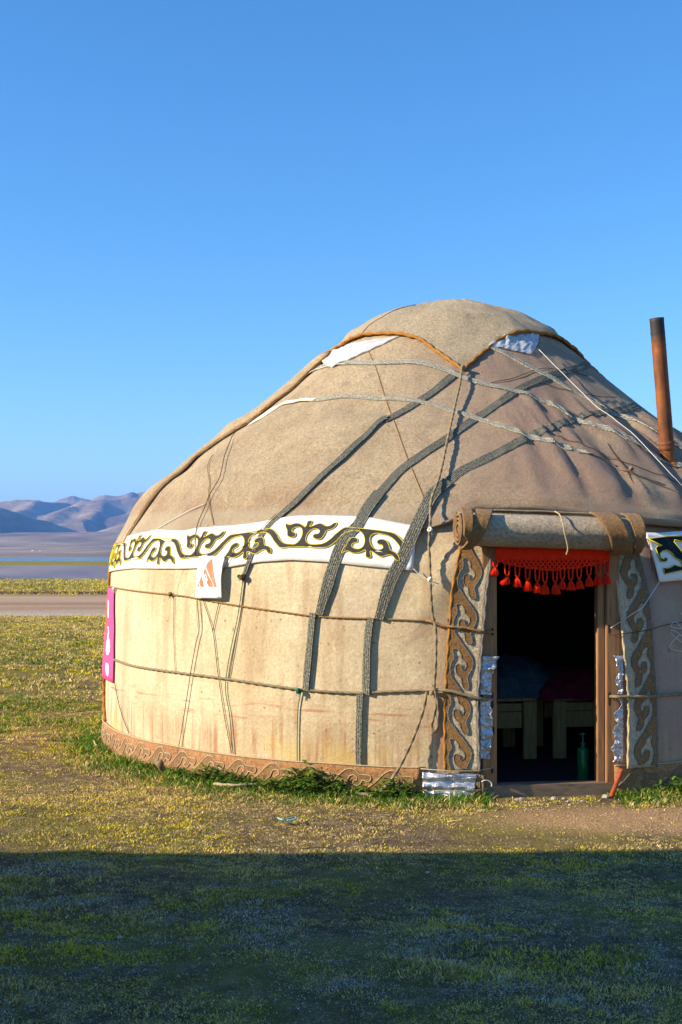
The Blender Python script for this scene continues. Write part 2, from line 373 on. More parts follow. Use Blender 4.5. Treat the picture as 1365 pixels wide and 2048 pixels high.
# ------------------------------------------------------------------ yurt surface: (angle from the camera side in degrees, metres up the felt)
AX, AY = .965, 10.85
PR = [(3.00,0),(2.995,.4),(2.985,.8),(2.97,1.2),(2.945,1.45),(2.90,1.62),(2.82,1.77),(2.61,2.03),(2.21,2.39),(1.78,2.70),(1.34,3.07),(1.03,3.35),(.87,3.49),(.62,3.63),(.30,3.73),(.12,3.75),(0.0,3.755)]
class Prof:
    def __init__(s, PR):
        s.C = np.array(catmull(PR, 24)); s.S = np.concatenate([[0], np.cumsum(np.hypot(*np.diff(s.C, axis=0).T))]); s.L = float(s.S[-1])
    def rz(s, t): return float(np.interp(t, s.S, s.C[:, 0])), float(np.interp(t, s.S, s.C[:, 1]))
PF = Prof(PR); LT = PF.L
def sstep(a, b, x):
    u = min(1, max(0, (x - a) / (b - a))); return u * u * (3 - 2 * u)
def disp(th, t):
    a = R_(th); s = 3.0 * a
    d = .012 * noise.noise(Vector((math.sin(a) * 3.2, math.cos(a) * 3.2, t * 1.6)))
    d += (.0035 if t < 1.75 else .007) * noise.noise(Vector((math.sin(a) * 14, math.cos(a) * 14, t * 5)))
    if t < 1.75:
        k = sstep(16, 24, th) * sstep(80, 50, th)            # hanging folds right of the door
        d += k * .022 * noise.noise(Vector((s * 4.2 + t * 1.3, t * .5, 2.2)))
        k2 = sstep(-13, -7, th) * sstep(0, -5, th) * sstep(.9, 1.2, t) * sstep(1.75, 1.4, t)
        d += k2 * .018 * noise.noise(Vector((s * 6 - t * 4, t * 2.2, 7.7)))
    else:
        k = sstep(-2, 14, th) * sstep(75, 45, th) * sstep(1.85, 2.1, t) * sstep(3.5, 2.9, t)
        f1 = 1 - abs(noise.noise(Vector((s * 3.0 - (t - 2.4) * .45, t * .45, 5.1)))) * 2; d += k * (.044 * f1 + .020 * noise.noise(Vector((s * 6.8, t * .8, 8.1))) + .016 * (1 - 2 * abs(noise.noise(Vector((s * 8 + t, t * 1.1, 2.1))))) - .02)
        k = sstep(-12, -25, th) * sstep(1.9, 2.2, t) * sstep(3.6, 3.0, t)
        d += k * (.024 * noise.noise(Vector((s * 1.4 + t * 1.5, t * 2.6 - s * .9, 3.4))) + .010 * (1 - 2 * abs(noise.noise(Vector((s * 1.1 + t * .9, t * 4.4 - s * 2.2, 6.4))))))
    return d
def P(th, t, off=0.):
    r, z = PF.rz(t); r0, z0 = PF.rz(t - .01); r1, z1 = PF.rz(t + .01)
    tr, tz = r1 - r0, z1 - z0; l = math.hypot(tr, tz) or 1; nr, nz = tz / l, -tr / l
    o = off + disp(th, t); r += nr * o; z += nz * o; a = R_(th)
    return Vector((r * math.sin(a), -r * math.cos(a), z))
def N(th, t):
    r0, z0 = PF.rz(t - .01); r1, z1 = PF.rz(t + .01); tr, tz = r1 - r0, z1 - z0; l = math.hypot(tr, tz) or 1; a = R_(th)
    return Vector((tz / l * math.sin(a), -tz / l * math.cos(a), -tr / l))
yurt = empty('yurt', (AX, AY, 0))
tag(yurt, 'large felt yurt with open doorway and rolled up door flap', 'yurt')

def path(pts, off, n=8):
    return [P(a, b, off) for a, b in catmull(pts, n)]
def ribbon(name, pts, w, off, mat, parent=yurt, th=.0025, n=14, wfun=None, m=6, roll=None):
    """woven band lying on the felt: a closed, slightly cambered strip"""
    C = catmull(pts, n); V, UV, Fc = [], [], []; s = 0; prev = None; k = len(C); pl = [P(a, b, off) for a, b in C]
    for i, (a, b) in enumerate(C):
        t = (pl[min(i+1, k-1)] - pl[max(i-1, 0)]).normalized(); nn = N(a, b); c = nn.cross(t).normalized()
        if prev is not None: s += (pl[i] - prev).length
        prev = pl[i]; ww = w * (wfun(i / (k - 1)) if wfun else 1) * (1 + .05 * noise.noise(Vector((s * 9, w * 50, 1))))
        if roll: q = roll(i / (k - 1)); c, nn = (c * math.cos(q) + nn * math.sin(q)), (nn * math.cos(q) - c * math.sin(q))
        ar = R_(a); eth = Vector((math.cos(ar), math.sin(ar), 0)); et = N(a, b).cross(eth).normalized(); et = et if et.z > 0 else -et; rr = max(.2, PF.rz(b)[0])
        def side(v):
            if roll: return pl[i] + c * (v * ww)
            cc = c * (v * ww); return P(a + math.degrees(cc.dot(eth) / rr), b + cc.dot(et), off)
        for j in range(m + 1):
            v = j / m - .5; wv = .003 * noise.noise(Vector((s * 6, v * 4, w * 31)))
            V.append(side(v) + nn * (th + wv + .003)); UV.append((s, v * ww))
        for j in range(m + 1):
            v = j / m - .5; V.append(side(v) - nn * .002); UV.append((s, v * ww))
    q = 2 * (m + 1)
    for i in range(k - 1):
        a, b = i * q, (i + 1) * q
        for j in range(m):
            Fc.append((a+j, a+j+1, b+j+1, b+j)); Fc.append((a+m+1+j, b+m+1+j, b+m+2+j, a+m+2+j))
        Fc.append((a, b, b+m+1, a+m+1)); Fc.append((a+m, a+2*m+1, b+2*m+1, b+m))
    Fc.append(tuple([j for j in range(m + 1)] + [2*m+1-j for j in range(m + 1)])[::-1])
    e = (k - 1) * q; Fc.append(tuple([e + j for j in range(m + 1)] + [e + 2*m+1-j for j in range(m + 1)]))
    return mesh(name, V, Fc, mat, parent, smooth=False, uv=UV)
def patch(name, f, nu, nv, mat, parent, th=.012, uv=False):
    """sheet of felt or cloth with thickness: f(u, v, h) gives the point h above the sheet's underside"""
    V = [f(i / nu, j / nv, th) for i in range(nu + 1) for j in range(nv + 1)]; o = len(V)
    V += [f(i / nu, j / nv, 0) for i in range(nu + 1) for j in range(nv + 1)]
    Fc = grid_faces(nu + 1, nv + 1) + [x[::-1] for x in grid_faces(nu + 1, nv + 1, off=o)]
    m = nv + 1
    for i in range(nu):
        a = i * m; b = a + m; Fc.append((a, a + o, b + o, b)); Fc.append((a + nv, b + nv, b + nv + o, a + nv + o))
    for j in range(nv):
        Fc.append((j, j + 1, j + 1 + o, j + o)); a = nu * m + j; Fc.append((a, a + o, a + 1 + o, a + 1))
    return mesh(name, V, Fc, mat, parent)
def outline_poly(name, pts, place, h, mat, parent, sub=0):
    """flat appliqué: outline pts (x, y), placed by place(x, y, offset), with a cut edge"""
    n = len(pts); tri = [tuple(t) for t in tessellate_polygon([[Vector((x, y, 0)) for x, y in pts]])]
    Q = list(pts)
    for _ in range(sub):
        mid, new = {}, []
        def mp(i, j):
            k = (min(i, j), max(i, j))
            if k not in mid: mid[k] = len(Q) + n * 0; Q.append(((Q[i][0] + Q[j][0]) / 2, (Q[i][1] + Q[j][1]) / 2))
            return mid[k]
        for a, b, c in tri: x, y, z = mp(a, b), mp(b, c), mp(c, a); new += [(a, x, z), (x, b, y), (z, y, c), (x, y, z)]
        tri = new
    V = [place(x, y, h) for x, y in Q]; o = len(V); V += [place(x, y, 0) for x, y in pts]
    Fc = []
    for a, b, c in tri:
        (xa, ya), (xb, yb), (xc, yc) = Q[a], Q[b], Q[c]
        Fc.append((a, b, c) if (xb-xa)*(yc-ya)-(xc-xa)*(yb-ya) > 0 else (a, c, b))
    for i in range(n): j = (i + 1) % n; Fc.append((i, j, o + j, o + i))
    return mesh(name, V, Fc, mat, parent, smooth=False)

# ---- wall felt with the door opening
D0, D1, DT = -2.0, 16.4, 1.70
def wall_mesh():
    ths = [-180 + i * 1.15 for i in range(313)]; ths = sorted(set([round(x, 3) for x in ths if abs(x - D0) > .5 and abs(x - D1) > .5] + [D0, D1]))
    tl = sorted(set([i * .06 for i in range(34)] + [DT])); tl = [t for t in tl if abs(t - DT) > .02 or t == DT]; n, m = len(ths), len(tl)
    V, Fc = [], []
    for off in (0, -.03):
        for a in ths:
            for t in tl: V.append(P(a, t, off - .035 * sstep(1.5, 1.66, t)))
    for i in range(n):
        a, a2 = ths[i], ths[(i + 1) % n]
        for j in range(m - 1):
            if i < n - 1 and a >= D0 - .01 and a2 <= D1 + .01 and tl[j + 1] <= DT + .01: continue
            i2 = (i + 1) % n
            Fc.append((i*m+j, i2*m+j, i2*m+j+1, i*m+j+1)); o = n * m; Fc.append((o+i*m+j+1, o+i2*m+j+1, o+i2*m+j, o+i*m+j))
    i0, i1, j1 = ths.index(D0), ths.index(D1), tl.index(DT); o = n * m
    for j in range(j1): Fc.append((i0*m+j, i0*m+j+1, o+i0*m+j+1, o+i0*m+j)); Fc.append((i1*m+j, o+i1*m+j, o+i1*m+j+1, i1*m+j+1))
    return mesh('wall', V, Fc, MAT['wall'], yurt)
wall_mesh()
# near-black lining added inside, its colour carrying the shade of the room
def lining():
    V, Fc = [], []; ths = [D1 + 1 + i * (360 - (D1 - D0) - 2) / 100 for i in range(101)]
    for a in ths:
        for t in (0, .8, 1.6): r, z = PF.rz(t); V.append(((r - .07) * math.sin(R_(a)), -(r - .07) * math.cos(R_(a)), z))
    return mesh('shade_lining', V, grid_faces(101, 3), MAT['inside'], yurt)
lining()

# ---- roof felt: hem lifts over the door
HEM = [(-180, 1.64), (-80, 1.62), (-67, 1.66), (-55, 1.70), (-44, 1.72), (-30, 1.77), (-15, 1.77), (-10, 1.74), (-7.2, 1.755), (-4.8, 1.785), (-3, 1.83), (-1, 1.865), (6, 1.87), (14, 1.82), (23, 1.755), (28, 1.73), (40, 1.70), (180, 1.72)]
def hem_t(th): return float(np.interp(th, [a for a, b in HEM], [b for a, b in HEM]))
def roof_mesh():
    n, m = 400, 96; V, Fc = [], []
    q = 6                                           # rounded hem: q rings curling back to the underside
    for i in range(n):
        th = -180 + 360 * i / n; t0 = hem_t(th); k = sstep(-8, -2, th) * sstep(60, 30, th); lip = .004 + .036 * k; rad = .005 + .024 * k
        for j in range(q):                           # underside -> hem -> top
            ph = math.pi * (1 - j / (q - 1)) ; V.append(P(th, t0 + rad - rad * math.sin(ph) , lip + (rad * (math.cos(math.pi - ph))) * 1.0 - 0))
        for j in range(1, m):
            u = j / (m - 1); t = t0 + rad + (LT - .004 - t0 - rad) * (u ** .92)
            bulge = lip * math.exp(-(t - t0) / .18) + rad * math.exp(-(t - t0) / .10)
            V.append(P(th, t, bulge))
    return mesh('roof', V, grid_faces(n, m + q - 1, wrap=True), MAT['roof'], yurt)
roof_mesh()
# back roof panel overlapping at the left edge
def back_panel(u, v, h):
    t = 1.64 + v * 2.41; e = -67.5 - 2.2 * math.sin((t - 1.7) * 2.4) - 4.5 * sstep(2.3, 2.9, t) + 4 * sstep(2.9, 3.6, t)
    th = e - u * 140
    return P(th, t, .004 + .008 * sstep(1.72, 2.0, t) + h + .035 * sstep(1.74, 2.05, t) * sstep(.0, .03, u) * (.5 + .5 * math.exp(-u * 4)) + .012 * noise.noise(Vector((u * 40, v * 7, 1))))
bp = patch('roof_back_panel', back_panel, 60, 40, MAT['roof'], yurt, .016)
tube('edge_cord', [back_panel(.002, i / 60, .014) for i in range(61)], .009, MAT['ocord'], bp, 7, 2, 60)
# ---- crown cover: square felt, corners pulled down, orange braid round it
TH0 = -1.2
def cover_s(th):
    d = ((th - TH0) % 90) - 45; s = 1.115 / math.cos(R_(d)); return s + .13 * max(0, abs(d) - 30) / 15
def cover_pt(th, u, h):
    sl = cover_s(th) * u; t = LT - sl; k = math.exp(-((u - 1) / .05) ** 2)
    d = ((th - TH0) % 90) - 45
    lift = .016 + .014 * sstep(.75, 1, u) * math.cos(R_(d * 2))
    ridge = .02 * noise.noise(Vector((math.sin(R_(th)) * sl * 2.6, math.cos(R_(th)) * sl * 2.6, 3))) + .035 * max(0, noise.noise(Vector((math.sin(R_(th)) * 2.2, math.cos(R_(th)) * 2.2, 9.2)))) * sstep(.3, .75, sl) * sstep(1.15, .9, sl)
    lump = .030 * math.exp(-((sl - .93) / .07) ** 2) * max(0, math.cos(R_(th * 4 + 20))) + .006 * math.exp(-((sl - .30) / .09) ** 2) * (1 + .4 * math.cos(R_(th * 3)))
    return P(th, t, lift + ridge + h + lump)
def cover_mesh():
    n, m = 180, 34; V, Fc = [], []
    for i in range(n):
        th = -180 + 360 * i / n + TH0
        for j in range(m): V.append(cover_pt(th, max(.004, 1 - j / (m - 1)), .0))
        V.append(cover_pt(th, .004, 0))
    Fc = grid_faces(n, m + 1, wrap=True); o = len(V)
    for i in range(n): V.append(cover_pt(-180 + 360 * i / n + TH0, 1, -.016)); V.append(cover_pt(-180 + 360 * i / n + TH0, .8, -.016))
    for i in range(n):
        j = (i + 1) % n; Fc.append((i*(m+1), o+2*i, o+2*j, j*(m+1))); Fc.append((o+2*i, o+2*i+1, o+2*j+1, o+2*j))
    c = mesh('crown_cover', V, Fc, MAT['cover'], yurt)
    for k in range(4):
        tube('edge_cord', resample([cover_pt(TH0 + k * 90 + 90 * i / 40, 1.004, .0) for i in range(41)], .012), .0135, MAT['ocord'], c, 8, 2, 55)
    tube('seam', [cover_pt(-47 + 3.0 * math.sin(u * 5), u, .002) for u in [.42 + .57 * i / 20 for i in range(21)]], .004, MAT['twine'], c)
cover_mesh()
# ---- white band with horn ornament
BT = [(-182,1.66),(-79.4,1.66),(-67.4,1.712),(-55.2,1.757),(-48,1.742),(-44,1.768),(-34.4,1.79),(-30.8,1.823),(-27,1.848),(-23.6,1.85),(-18.4,1.841),(-15.8,1.828),(-10.2,1.765)]
BB = [(-182,1.39),(-79.4,1.392),(-77,1.41),(-59.6,1.45),(-45.8,1.454),(-36.4,1.467),(-31.2,1.505),(-26.2,1.521),(-20.8,1.507),(-16.8,1.485),(-13,1.467),(-9.6,1.45)]
def ip(tab, x): return float(np.interp(x, [a for a, b in tab], [b for a, b in tab]))
BO = .013
def band_pt(u, v, h):
    th = -150 + u * 140.3 + (.35 * v); b, t = ip(BB, th), ip(BT, th)
    return P(th, b + (t - b) * v, BO + h + .004 * noise.noise(Vector((th * .5, v * 5, 2))) + .0025 * noise.noise(Vector((th * 1.2, v * 14, 4))))
band = patch('ornament_band', band_pt, 240, 10, MAT['white'], yurt, .004); tag(band, 'white cotton band with charcoal horn ornament')
HORN = [(440,284),(470,258),(483,222),(480,190),(465,166),(440,156),(410,159),(390,175),(400,190),(415,198),(430,205),(430,225),(410,235),(385,231),(365,216),(358,190),(350,170),(335,150),(326,116),(347,130),(372,134),(402,124),(436,126),(470,141),(490,155),(498,143),(498,115),(506,104),(525,102),(537,112),(530,135),(528,150),(547,147),(580,130),(610,124),(640,138),(665,145),(690,138),(706,119),(732,113),(728,140),(715,158),(690,172),(665,181),(655,210),(635,240),(605,246),(580,238),(570,222),(580,207),(600,206),(612,199),(615,185),(600,172),(575,168),(550,175),(530,195),(518,225),(520,255),(548,280)]
WAVE_U = [(272,150),(300,212),(335,268),(440,284)]       # inner (upper) edge of the wave left of the horn, centre-relative pixels
SC = .000965; CX, CY = 510., 225.
def orn_place(thc, flip):
    def f(x, y, h):
        th = thc + math.degrees(x / 2.93); yy = -y if flip else y
        b, t = ip(BB, th), ip(BT, th); mid = b + (t - b) * .50; return P(th, mid + yy, BO + .005 + h)
    return f
def horn_outline():
    left_in = [(285,207),(308,238),(340,266),(375,280),(410,284)]; right_in = [(585,284),(640,279),(680,262),(710,236),(735,207)]
    low = [(760,243),(735,268),(708,290),(675,303),(600,306),(500,304),(400,306),(330,304),(297,280),(275,258),(260,243)]
    pts = left_in + HORN + right_in + low
    return [((x - CX) * SC, (CY - y) * SC) for x, y in pts]
HO = horn_outline()
for k in range(9):
    thc = -15.6 - 8.95 * k; flip = (k % 2 == 0)
    pl = orn_place(thc, flip)
    o = outline_poly('horn_motif', [(x, -y) for x, y in HO][::-1] if False else HO, pl, .004, MAT['charcoal'], band)
    if flip: o.data.flip_normals()
    ring = [pl(x, y, .004) for x, y in HO]
    # two open yellow cords: along the horn and along the wave's lower edge
    tube('outline_cord', catmull([tuple(p) for p in ring[:5 + len(HORN) + 5]], 2), .0034, MAT['yellow'], o, 5)
    tube('outline_cord', catmull([tuple(p) for p in ring[5 + len(HORN) + 5:]], 3), .0034, MAT['yellow'], o, 5)
# band piece right of the door, other cut
def rb_pt(u, v, h):
    c = [(22.3,1.372),(21.2,1.70),(48,1.72),(46,1.44)]; a0 = c[0][0]+(c[1][0]-c[0][0])*v; a1 = c[3][0]+(c[2][0]-c[3][0])*v
    th = a0 + (a1 - a0) * u; t = c[0][1]*(1-u)*(1-v)+c[1][1]*(1-u)*v+c[2][1]*u*v+c[3][1]*u*(1-v)
    return P(th, t, .035 + h + .012 * math.sin(u * 9) * (1 - v))
rb = patch('ornament_band', rb_pt, 60, 10, MAT['white'], yurt, .004); tag(rb, 'white band piece with dark hooked ornament right of the doorway')
RB1 = [(750,305),(1065,255),(1365,250),(1365,330),(1300,350),(1240,340),(1170,315),(1160,345),(1230,440),(1290,520),(1365,575),(1365,790),(1010,855),(985,760),(1060,765),(1120,745),(1175,710),(1240,735),(1290,745),(1305,715),(1270,650),(1180,600),(1120,520),(1050,480),(985,490),(935,530),(930,565),(950,610),(990,625),(1020,600),(1050,605),(1055,635),(1030,660),(945,660),(900,560),(865,455),(900,420),(980,410),(1080,440),(1150,500),(1220,560),(1300,630),(1340,640),(1300,600),(1220,520),(1140,420),(1080,340),(1040,325),(900,330),(790,350)]
def rb_place(x, y, h):
    v = min(1, max(0, (985 - y) / 790 - (x - 720) * .00006)); u = (x - (720 + 215 * (1 - v))) / 2600; return rb_pt(max(0, u), v, .005 + h)
RB1 = RB1[:38]
o = outline_poly('hook_motif', [(x, -y) for x, y in RB1], lambda x, y, h: rb_place(x, -y, h), .003, MAT['navy'], rb, sub=1)
tube('outline_cord', [rb_place(x, y, .008) for x, y in RB1 + RB1[:1]], .0034, MAT['yellow'], o, 5)
for k in (1, 2):
    o2 = outline_poly('hook_motif', [(x, -y) for x, y in RB1], lambda x, y, h: rb_place(x + k * 680, -y, h), .003, MAT['navy'], rb, sub=1)
    tube('outline_cord', [rb_place(x + k * 680, y, .008) for x, y in RB1 + RB1[:1]], .0034, MAT['yellow'], o2, 5)
# ---- base band with cord scrolls
def base_pt(th0, th1):
    def f(u, v, h):
        th = th0 + (th1 - th0) * u
        return P(th, .19 * v + (.012 * noise.noise(Vector((th * .12, 1, 1))) if v > .5 else 0), .006 + .010 * (1 - v) + h + .006 * noise.noise(Vector((th * .35, v * 2, 6))))
    return f
SCROLL = [(-.16,-.055),(-.115,-.02),(-.07,.03),(-.03,.055),(.01,.05),(.035,.025),(.07,.022),(.10,.02),(.108,0),(.095,-.02),(.07,-.014),(.055,-.012),(.045,-.032),(.02,-.046),(-.002,-.036),(.003,-.022),(.022,-.012),(.022,.006),(.003,.018),(-.022,.01),(-.032,-.012),(-.04,-.03),(-.065,-.05),(-.075,-.07)]
def base_band(th0, th1, first, step, n, sc, cordmat, label=None):
    f = base_pt(th0, th1); b = patch('base_band', f, int(abs(th1 - th0) * 1.2) + 2, 4, MAT['base'], yurt, .012)
    if label: tag(b, label)
    tube('top_stitch', [f(i / 200, .985, .013) for i in range(201)], .005, MAT['pcord'], b, 5)
    pl = lambda thc: (lambda x, y, h: f(min(1, max(0, (thc + math.degrees(x / 2.99) - th0) / (th1 - th0))), min(.97, max(0.02, (.105 + y * 1.05) / .19)), .0125 + h))
    S = [tuple(p) for p in catmull([(x * sc, y) for x, y in SCROLL], 2)]
    for k in range(n):
        q = pl(first + step * k); o = outline_poly('scroll_motif', S[::-1], q, .003, MAT['base_ins'], b)
        tube('outline_cord', [q(x, y, .003) for x, y in S], .0038, cordmat, o, 5)
base_band(-150, -8.0, -11.8, -5.25, 13, 1.1, MAT['pcord'], 'terracotta felt skirt with cord scrolls along the foot of the wall')
base_band(15.6, 60, 19.2, 6.5, 6, 1.15, MAT['dkcord'], 'shaded brown felt skirt right of the doorway')
# ---- seams
tube('roof_seam', path([(-41.2,4.055),(-30.2,3.726),(-22.2,3.317),(-16.,2.837),(-11.8,2.375),(-8.6,1.983)], .001), .0045, MAT['twine'], yurt)
tube('roof_seam', path([(24.6,2.597),(24.,2.361),(23.6,2.001),(24.,1.823)], .004, 24), .0035, MAT['string_d'], yurt)
# ---- woven straps
RO = .003
ribbon('woven_strap', [(-2.4,3.60),(-4.4,3.544),(-11.2,3.246),(-18.5,2.886)], .066, RO + .002, MAT['strap'])
ribbon('woven_strap', [(-18.0,2.91),(-19.,2.886),(-22.6,2.499),(-25.,2.223),(-27.8,1.979),(-30.6,1.79),(-31.8,1.65),(-32.8,1.49),(-33.4,1.401)], .050, RO + .012, MAT['strap'], wfun=lambda u: 1 - .42 * sstep(.55, 1, u))
ribbon('woven_strap', [(62,3.90),(41.8,3.74),(29,3.615),(19.4,3.482),(12,3.326),(1.2,2.962),(-4.4,2.699),(-9.6,2.45),(-12.8,2.272),(-15.4,2.019)], .068, RO, MAT['strap'])
ribbon('woven_strap', [(-15.2,2.04),(-16.6,1.894),(-17.4,1.77),(-19,1.654),(-20,1.499),(-20.8,1.343),(-21.8,1.16)], .082, RO + .014, MAT['strap'], wfun=lambda u: 1 - .35 * sstep(.8, 1, u))
ribbon('woven_strap', [(-22.7,1.17),(-23,1.001),(-23.5,.665)], .058, .010, MAT['strap'], roll=lambda u: .35)
ribbon('woven_strap', [(56,3.28),(38.4,3.135),(28.8,3.037),(24.2,2.993),(17,2.828),(10.6,2.677),(5.2,2.526),(-1,2.343),(-3.6,2.25),(-5.8,2.134)], .072, RO, MAT['strap'])
ribbon('woven_strap', [(-5.4,2.15),(-7.4,2.032),(-8.6,1.885),(-9.8,1.708),(-11.2,1.521),(-12.6,1.37),(-13.9,1.135)], .082, RO + .014, MAT['strap'], wfun=lambda u: 1 - .25 * sstep(.8, 1, u))
ribbon('woven_strap', [(-15.0,1.145),(-15.4,.96),(-15.5,.645)], .058, .010, MAT['strap'], roll=lambda u: .4)
ribbon('woven_strap', [(-16.3,.66),(-16.4,.40),(-16.4,.19)], .050, .010, MAT['strap'], wfun=lambda u: 1 - .2 * u, roll=lambda u: .3)
ribbon('pale_strap', [(-90,3.80),(-78.2,3.80),(-57.8,3.842),(-43,3.815),(-30.4,3.775),(-17,3.749),(-7.8,3.655),(-2.8,3.557),(1.8,3.46),(11.2,3.326),(18.2,3.184),(21.8,3.01),(25.4,2.828),(28.8,2.668),(32.6,2.535),(35,2.437),(38.4,2.352),(42,2.2)], .050, RO + .004, MAT['strap_l'])
ribbon('pale_strap', [(-66,3.06),(-63,3.184),(-60,3.273),(-51.8,3.308),(-43,3.305)], .05, RO + .008, MAT['strap_w'], roll=lambda u: .3 * math.sin(u * 5))
ribbon('pale_strap', [(-45,3.305),(-40.8,3.304),(-32,3.313),(-23.6,3.268),(-16,3.219),(-9.2,3.131),(-3,3.002),(2.8,2.85),(9,2.664),(14.4,2.535),(18.6,2.428)], .044, RO + .004, MAT['strap_l'], wfun=lambda u: 1 - .25 * sstep(.85, 1, u))
ribbon('pale_strap', [(8,3.99),(10.2,3.949),(15.8,3.838),(21,3.691),(26.2,3.549),(30.8,3.375),(35.4,3.175),(39.8,3.015),(42.2,2.77),(45.2,2.592),(50,2.3)], .048, RO + .004, MAT['strap_l'])
# ---- encircling ropes
rope('wall_rope', path([(-150,1.29),(-110,1.30),(-79,1.294),(-68.8,1.294),(-47.4,1.267),(-41.4,1.245),(-34.8,1.21),(-28.4,1.178),(-21.8,1.147),(-13.8,1.138),(-8,1.129)], .008, 16), .0055, MAT['twine'], yurt)
rope('wall_rope', path([(-150,.71),(-110,.72),(-75.6,.72),(-66.6,.725),(-57.6,.716),(-47.4,.716),(-35.8,.703),(-24.4,.663),(-16.4,.654),(-13.2,.667),(-8.2,.682)], .010, 16), .0085, MAT['rope'], yurt)
tube('wall_panel_cord', path([(-76.5,1.44),(-76,1.2),(-75.5,.8),(-76.5,.5),(-76,.35),(-73.5,.2)], .012), .013, MAT['ocord'], yurt, 8, 2, 60)

# ------------------------------------------------------------------ doorway
DTH = 7.2; DR = 2.93
DM = Matrix.Translation(Vector((DR * math.sin(R_(DTH)), -DR * math.cos(R_(DTH)), 0))) @ Matrix.Rotation(R_(DTH), 4, 'Z')   # x along the door, -y outwards
frame = bevel_box('door_frame', (-.385, .01, .83), (.095, .09, 1.55), MAT['wood'], yurt, DM); tag(frame, 'weathered wooden door frame')
bevel_box('post', (.3625, .02, .83), (.046, .07, 1.55), MAT['wood'], frame, DM)
bevel_box('post', (.432, .005, .83), (.085, .10, 1.55), MAT['wood'], frame, DM)
bevel_box('lintel', (.02, .01, 1.655), (.93, .10, .10), MAT['woodx'], frame, DM)
bevel_box('sill', (0.0, .0, .035), (.93, .10, .085), MAT['woodx'], frame, DM)
def slot(x, z, h):
    V, Fc = [], []; n = 12
    pts = [(.008 * math.cos(a), (h - .008 if math.sin(a) > 0 else -h + .008) + .008 * math.sin(a)) for a in [2 * math.pi * i / n for i in range(n)]]
    V = [DM @ Vector((x + px, -.0365 - .009 * (x > 0), z + pz)) for px, pz in pts]
    return mesh('slot', V, [tuple(range(n))[::-1]], MAT['inside'], frame, smooth=False)  # flat dark face on the post, standing in for the shade in the hole
for x, z, h in ((-.368, 1.06, .025), (-.368, .62, .05), (-.362, .425, .025), (-.37, .17, .02), (.408, .62, .045), (.408, 1.07, .03)): slot(x, z, h)

# felt side strips with brown scroll appliqué
LEDGE = [(1.64, -3.6), (1.33, -4.8), (.974, -5.3), (.623, -5.7), (.173, -5.7)]
REDGE = [(1.64, .35), (1.33, -.6), (.974, -1.2), (.623, -1.75), (.19, -1.55)]
def edge(tab, t): tt = sorted(tab); return float(np.interp(t, [a for a, b in tt], [b for a, b in tt]))
BOUND = [(490,160),(540,250),(600,340),(650,430),(685,500),(692,580),(670,660),(620,740),(590,790),(585,830),(600,900),(606,960),(590,1000),(550,1000),(515,970),(495,910),(490,812),(450,782),(420,730),(410,670),(420,610),(450,585),(490,592),(505,620),(505,670),(530,690),(560,670),(586,620),(580,560),(550,520),(515,490),(515,430),(490,370),(450,335),(410,330),(390,360),(405,440),(398,500),(360,550),(332,640),(328,720),(343,800)]
def strip(side):
    def ang(w, t):                       # w: 0 outer .. 1 inner
        a = edge(LEDGE, t); b = edge(REDGE, t); th = a + (b - a) * w
        return th if side < 0 else 14.45 - th - (.9 if True else 0) * sstep(1.2, 1.7, t) * -.2 + 1.0
    def pt(w, t, h):
        lift = .030 + .012 * sstep(.75, 1., w)
        return P(ang(w, t), t, lift + h)
    f = (lambda u, v, h: pt(u if side < 0 else 1 - u, .17 + v * 1.47, h))
    s = patch('door_strip', f, 10, 44, MAT['strip'], yurt, .012)
    tag(s, 'sunlit cream felt strip with brown scrolls left of the doorway' if side < 0 else 'shaded cream felt strip with brown scrolls right of the doorway')
    pts = []
    for k in range(6):
        for x, y in BOUND:
            yy = y + 741 * k; xx = x - 330 + 40       # outer edge removed row by row: measured from the slanting edge
            t = 1.61 - (yy - 110) * .1221 * 7.86 / 2450 * .985
            exl = np.interp(y, [110, 330, 1000], [335 - 330, 318 - 330, 235 - 330])  # left edge in the traced unit
            w = (x - 330 - exl) * .1221 / 63.
            pts.append((w, t))
    pts = [(w, t) for w, t in pts if t > .185]
    pts = [(pts[0][0] - .06, 1.638)] + pts + [(pts[-1][0] + .05, .18)]
    poly = pts + [(.015, .18)] + [(.015, .18 + i * .1) for i in range(1, 15)] + [(.015, 1.638)]
    pl = lambda w, t, h: pt(w, t, .0125 + h)
    o = outline_poly('scroll_applique', poly, pl, .006, MAT['brown'], s)
    bm = bmesh.new(); bm.from_mesh(o.data); bmesh.ops.recalc_face_normals(bm, faces=bm.faces); bm.to_mesh(o.data); bm.free()
    if sum(p.normal.dot(Vector((math.sin(R_(7)), -math.cos(R_(7)), 0))) * p.area for p in o.data.polygons if len(p.vertices) == 3) < 0: o.data.flip_normals()
    tube('outline_cord', [pl(w, t, .006) for w, t in pts], .003, MAT['dkcord'], o, 5)
    tube('edge_cord', resample([pt(0, .17 + 1.47 * i / 40, .012) for i in range(41)], .01), .0095, MAT['ocord'] if side < 0 else MAT['dkcord'], s, 8, 2, 60)
    tube('edge_cord', resample([pt(1, .17 + 1.47 * i / 40, .010) for i in range(41)], .01), .009, MAT['pcord'] if side > 0 else MAT['dkcord'], s, 8, 2, 60)
    return pt
strip_l = strip(-1); strip_r = strip(1)
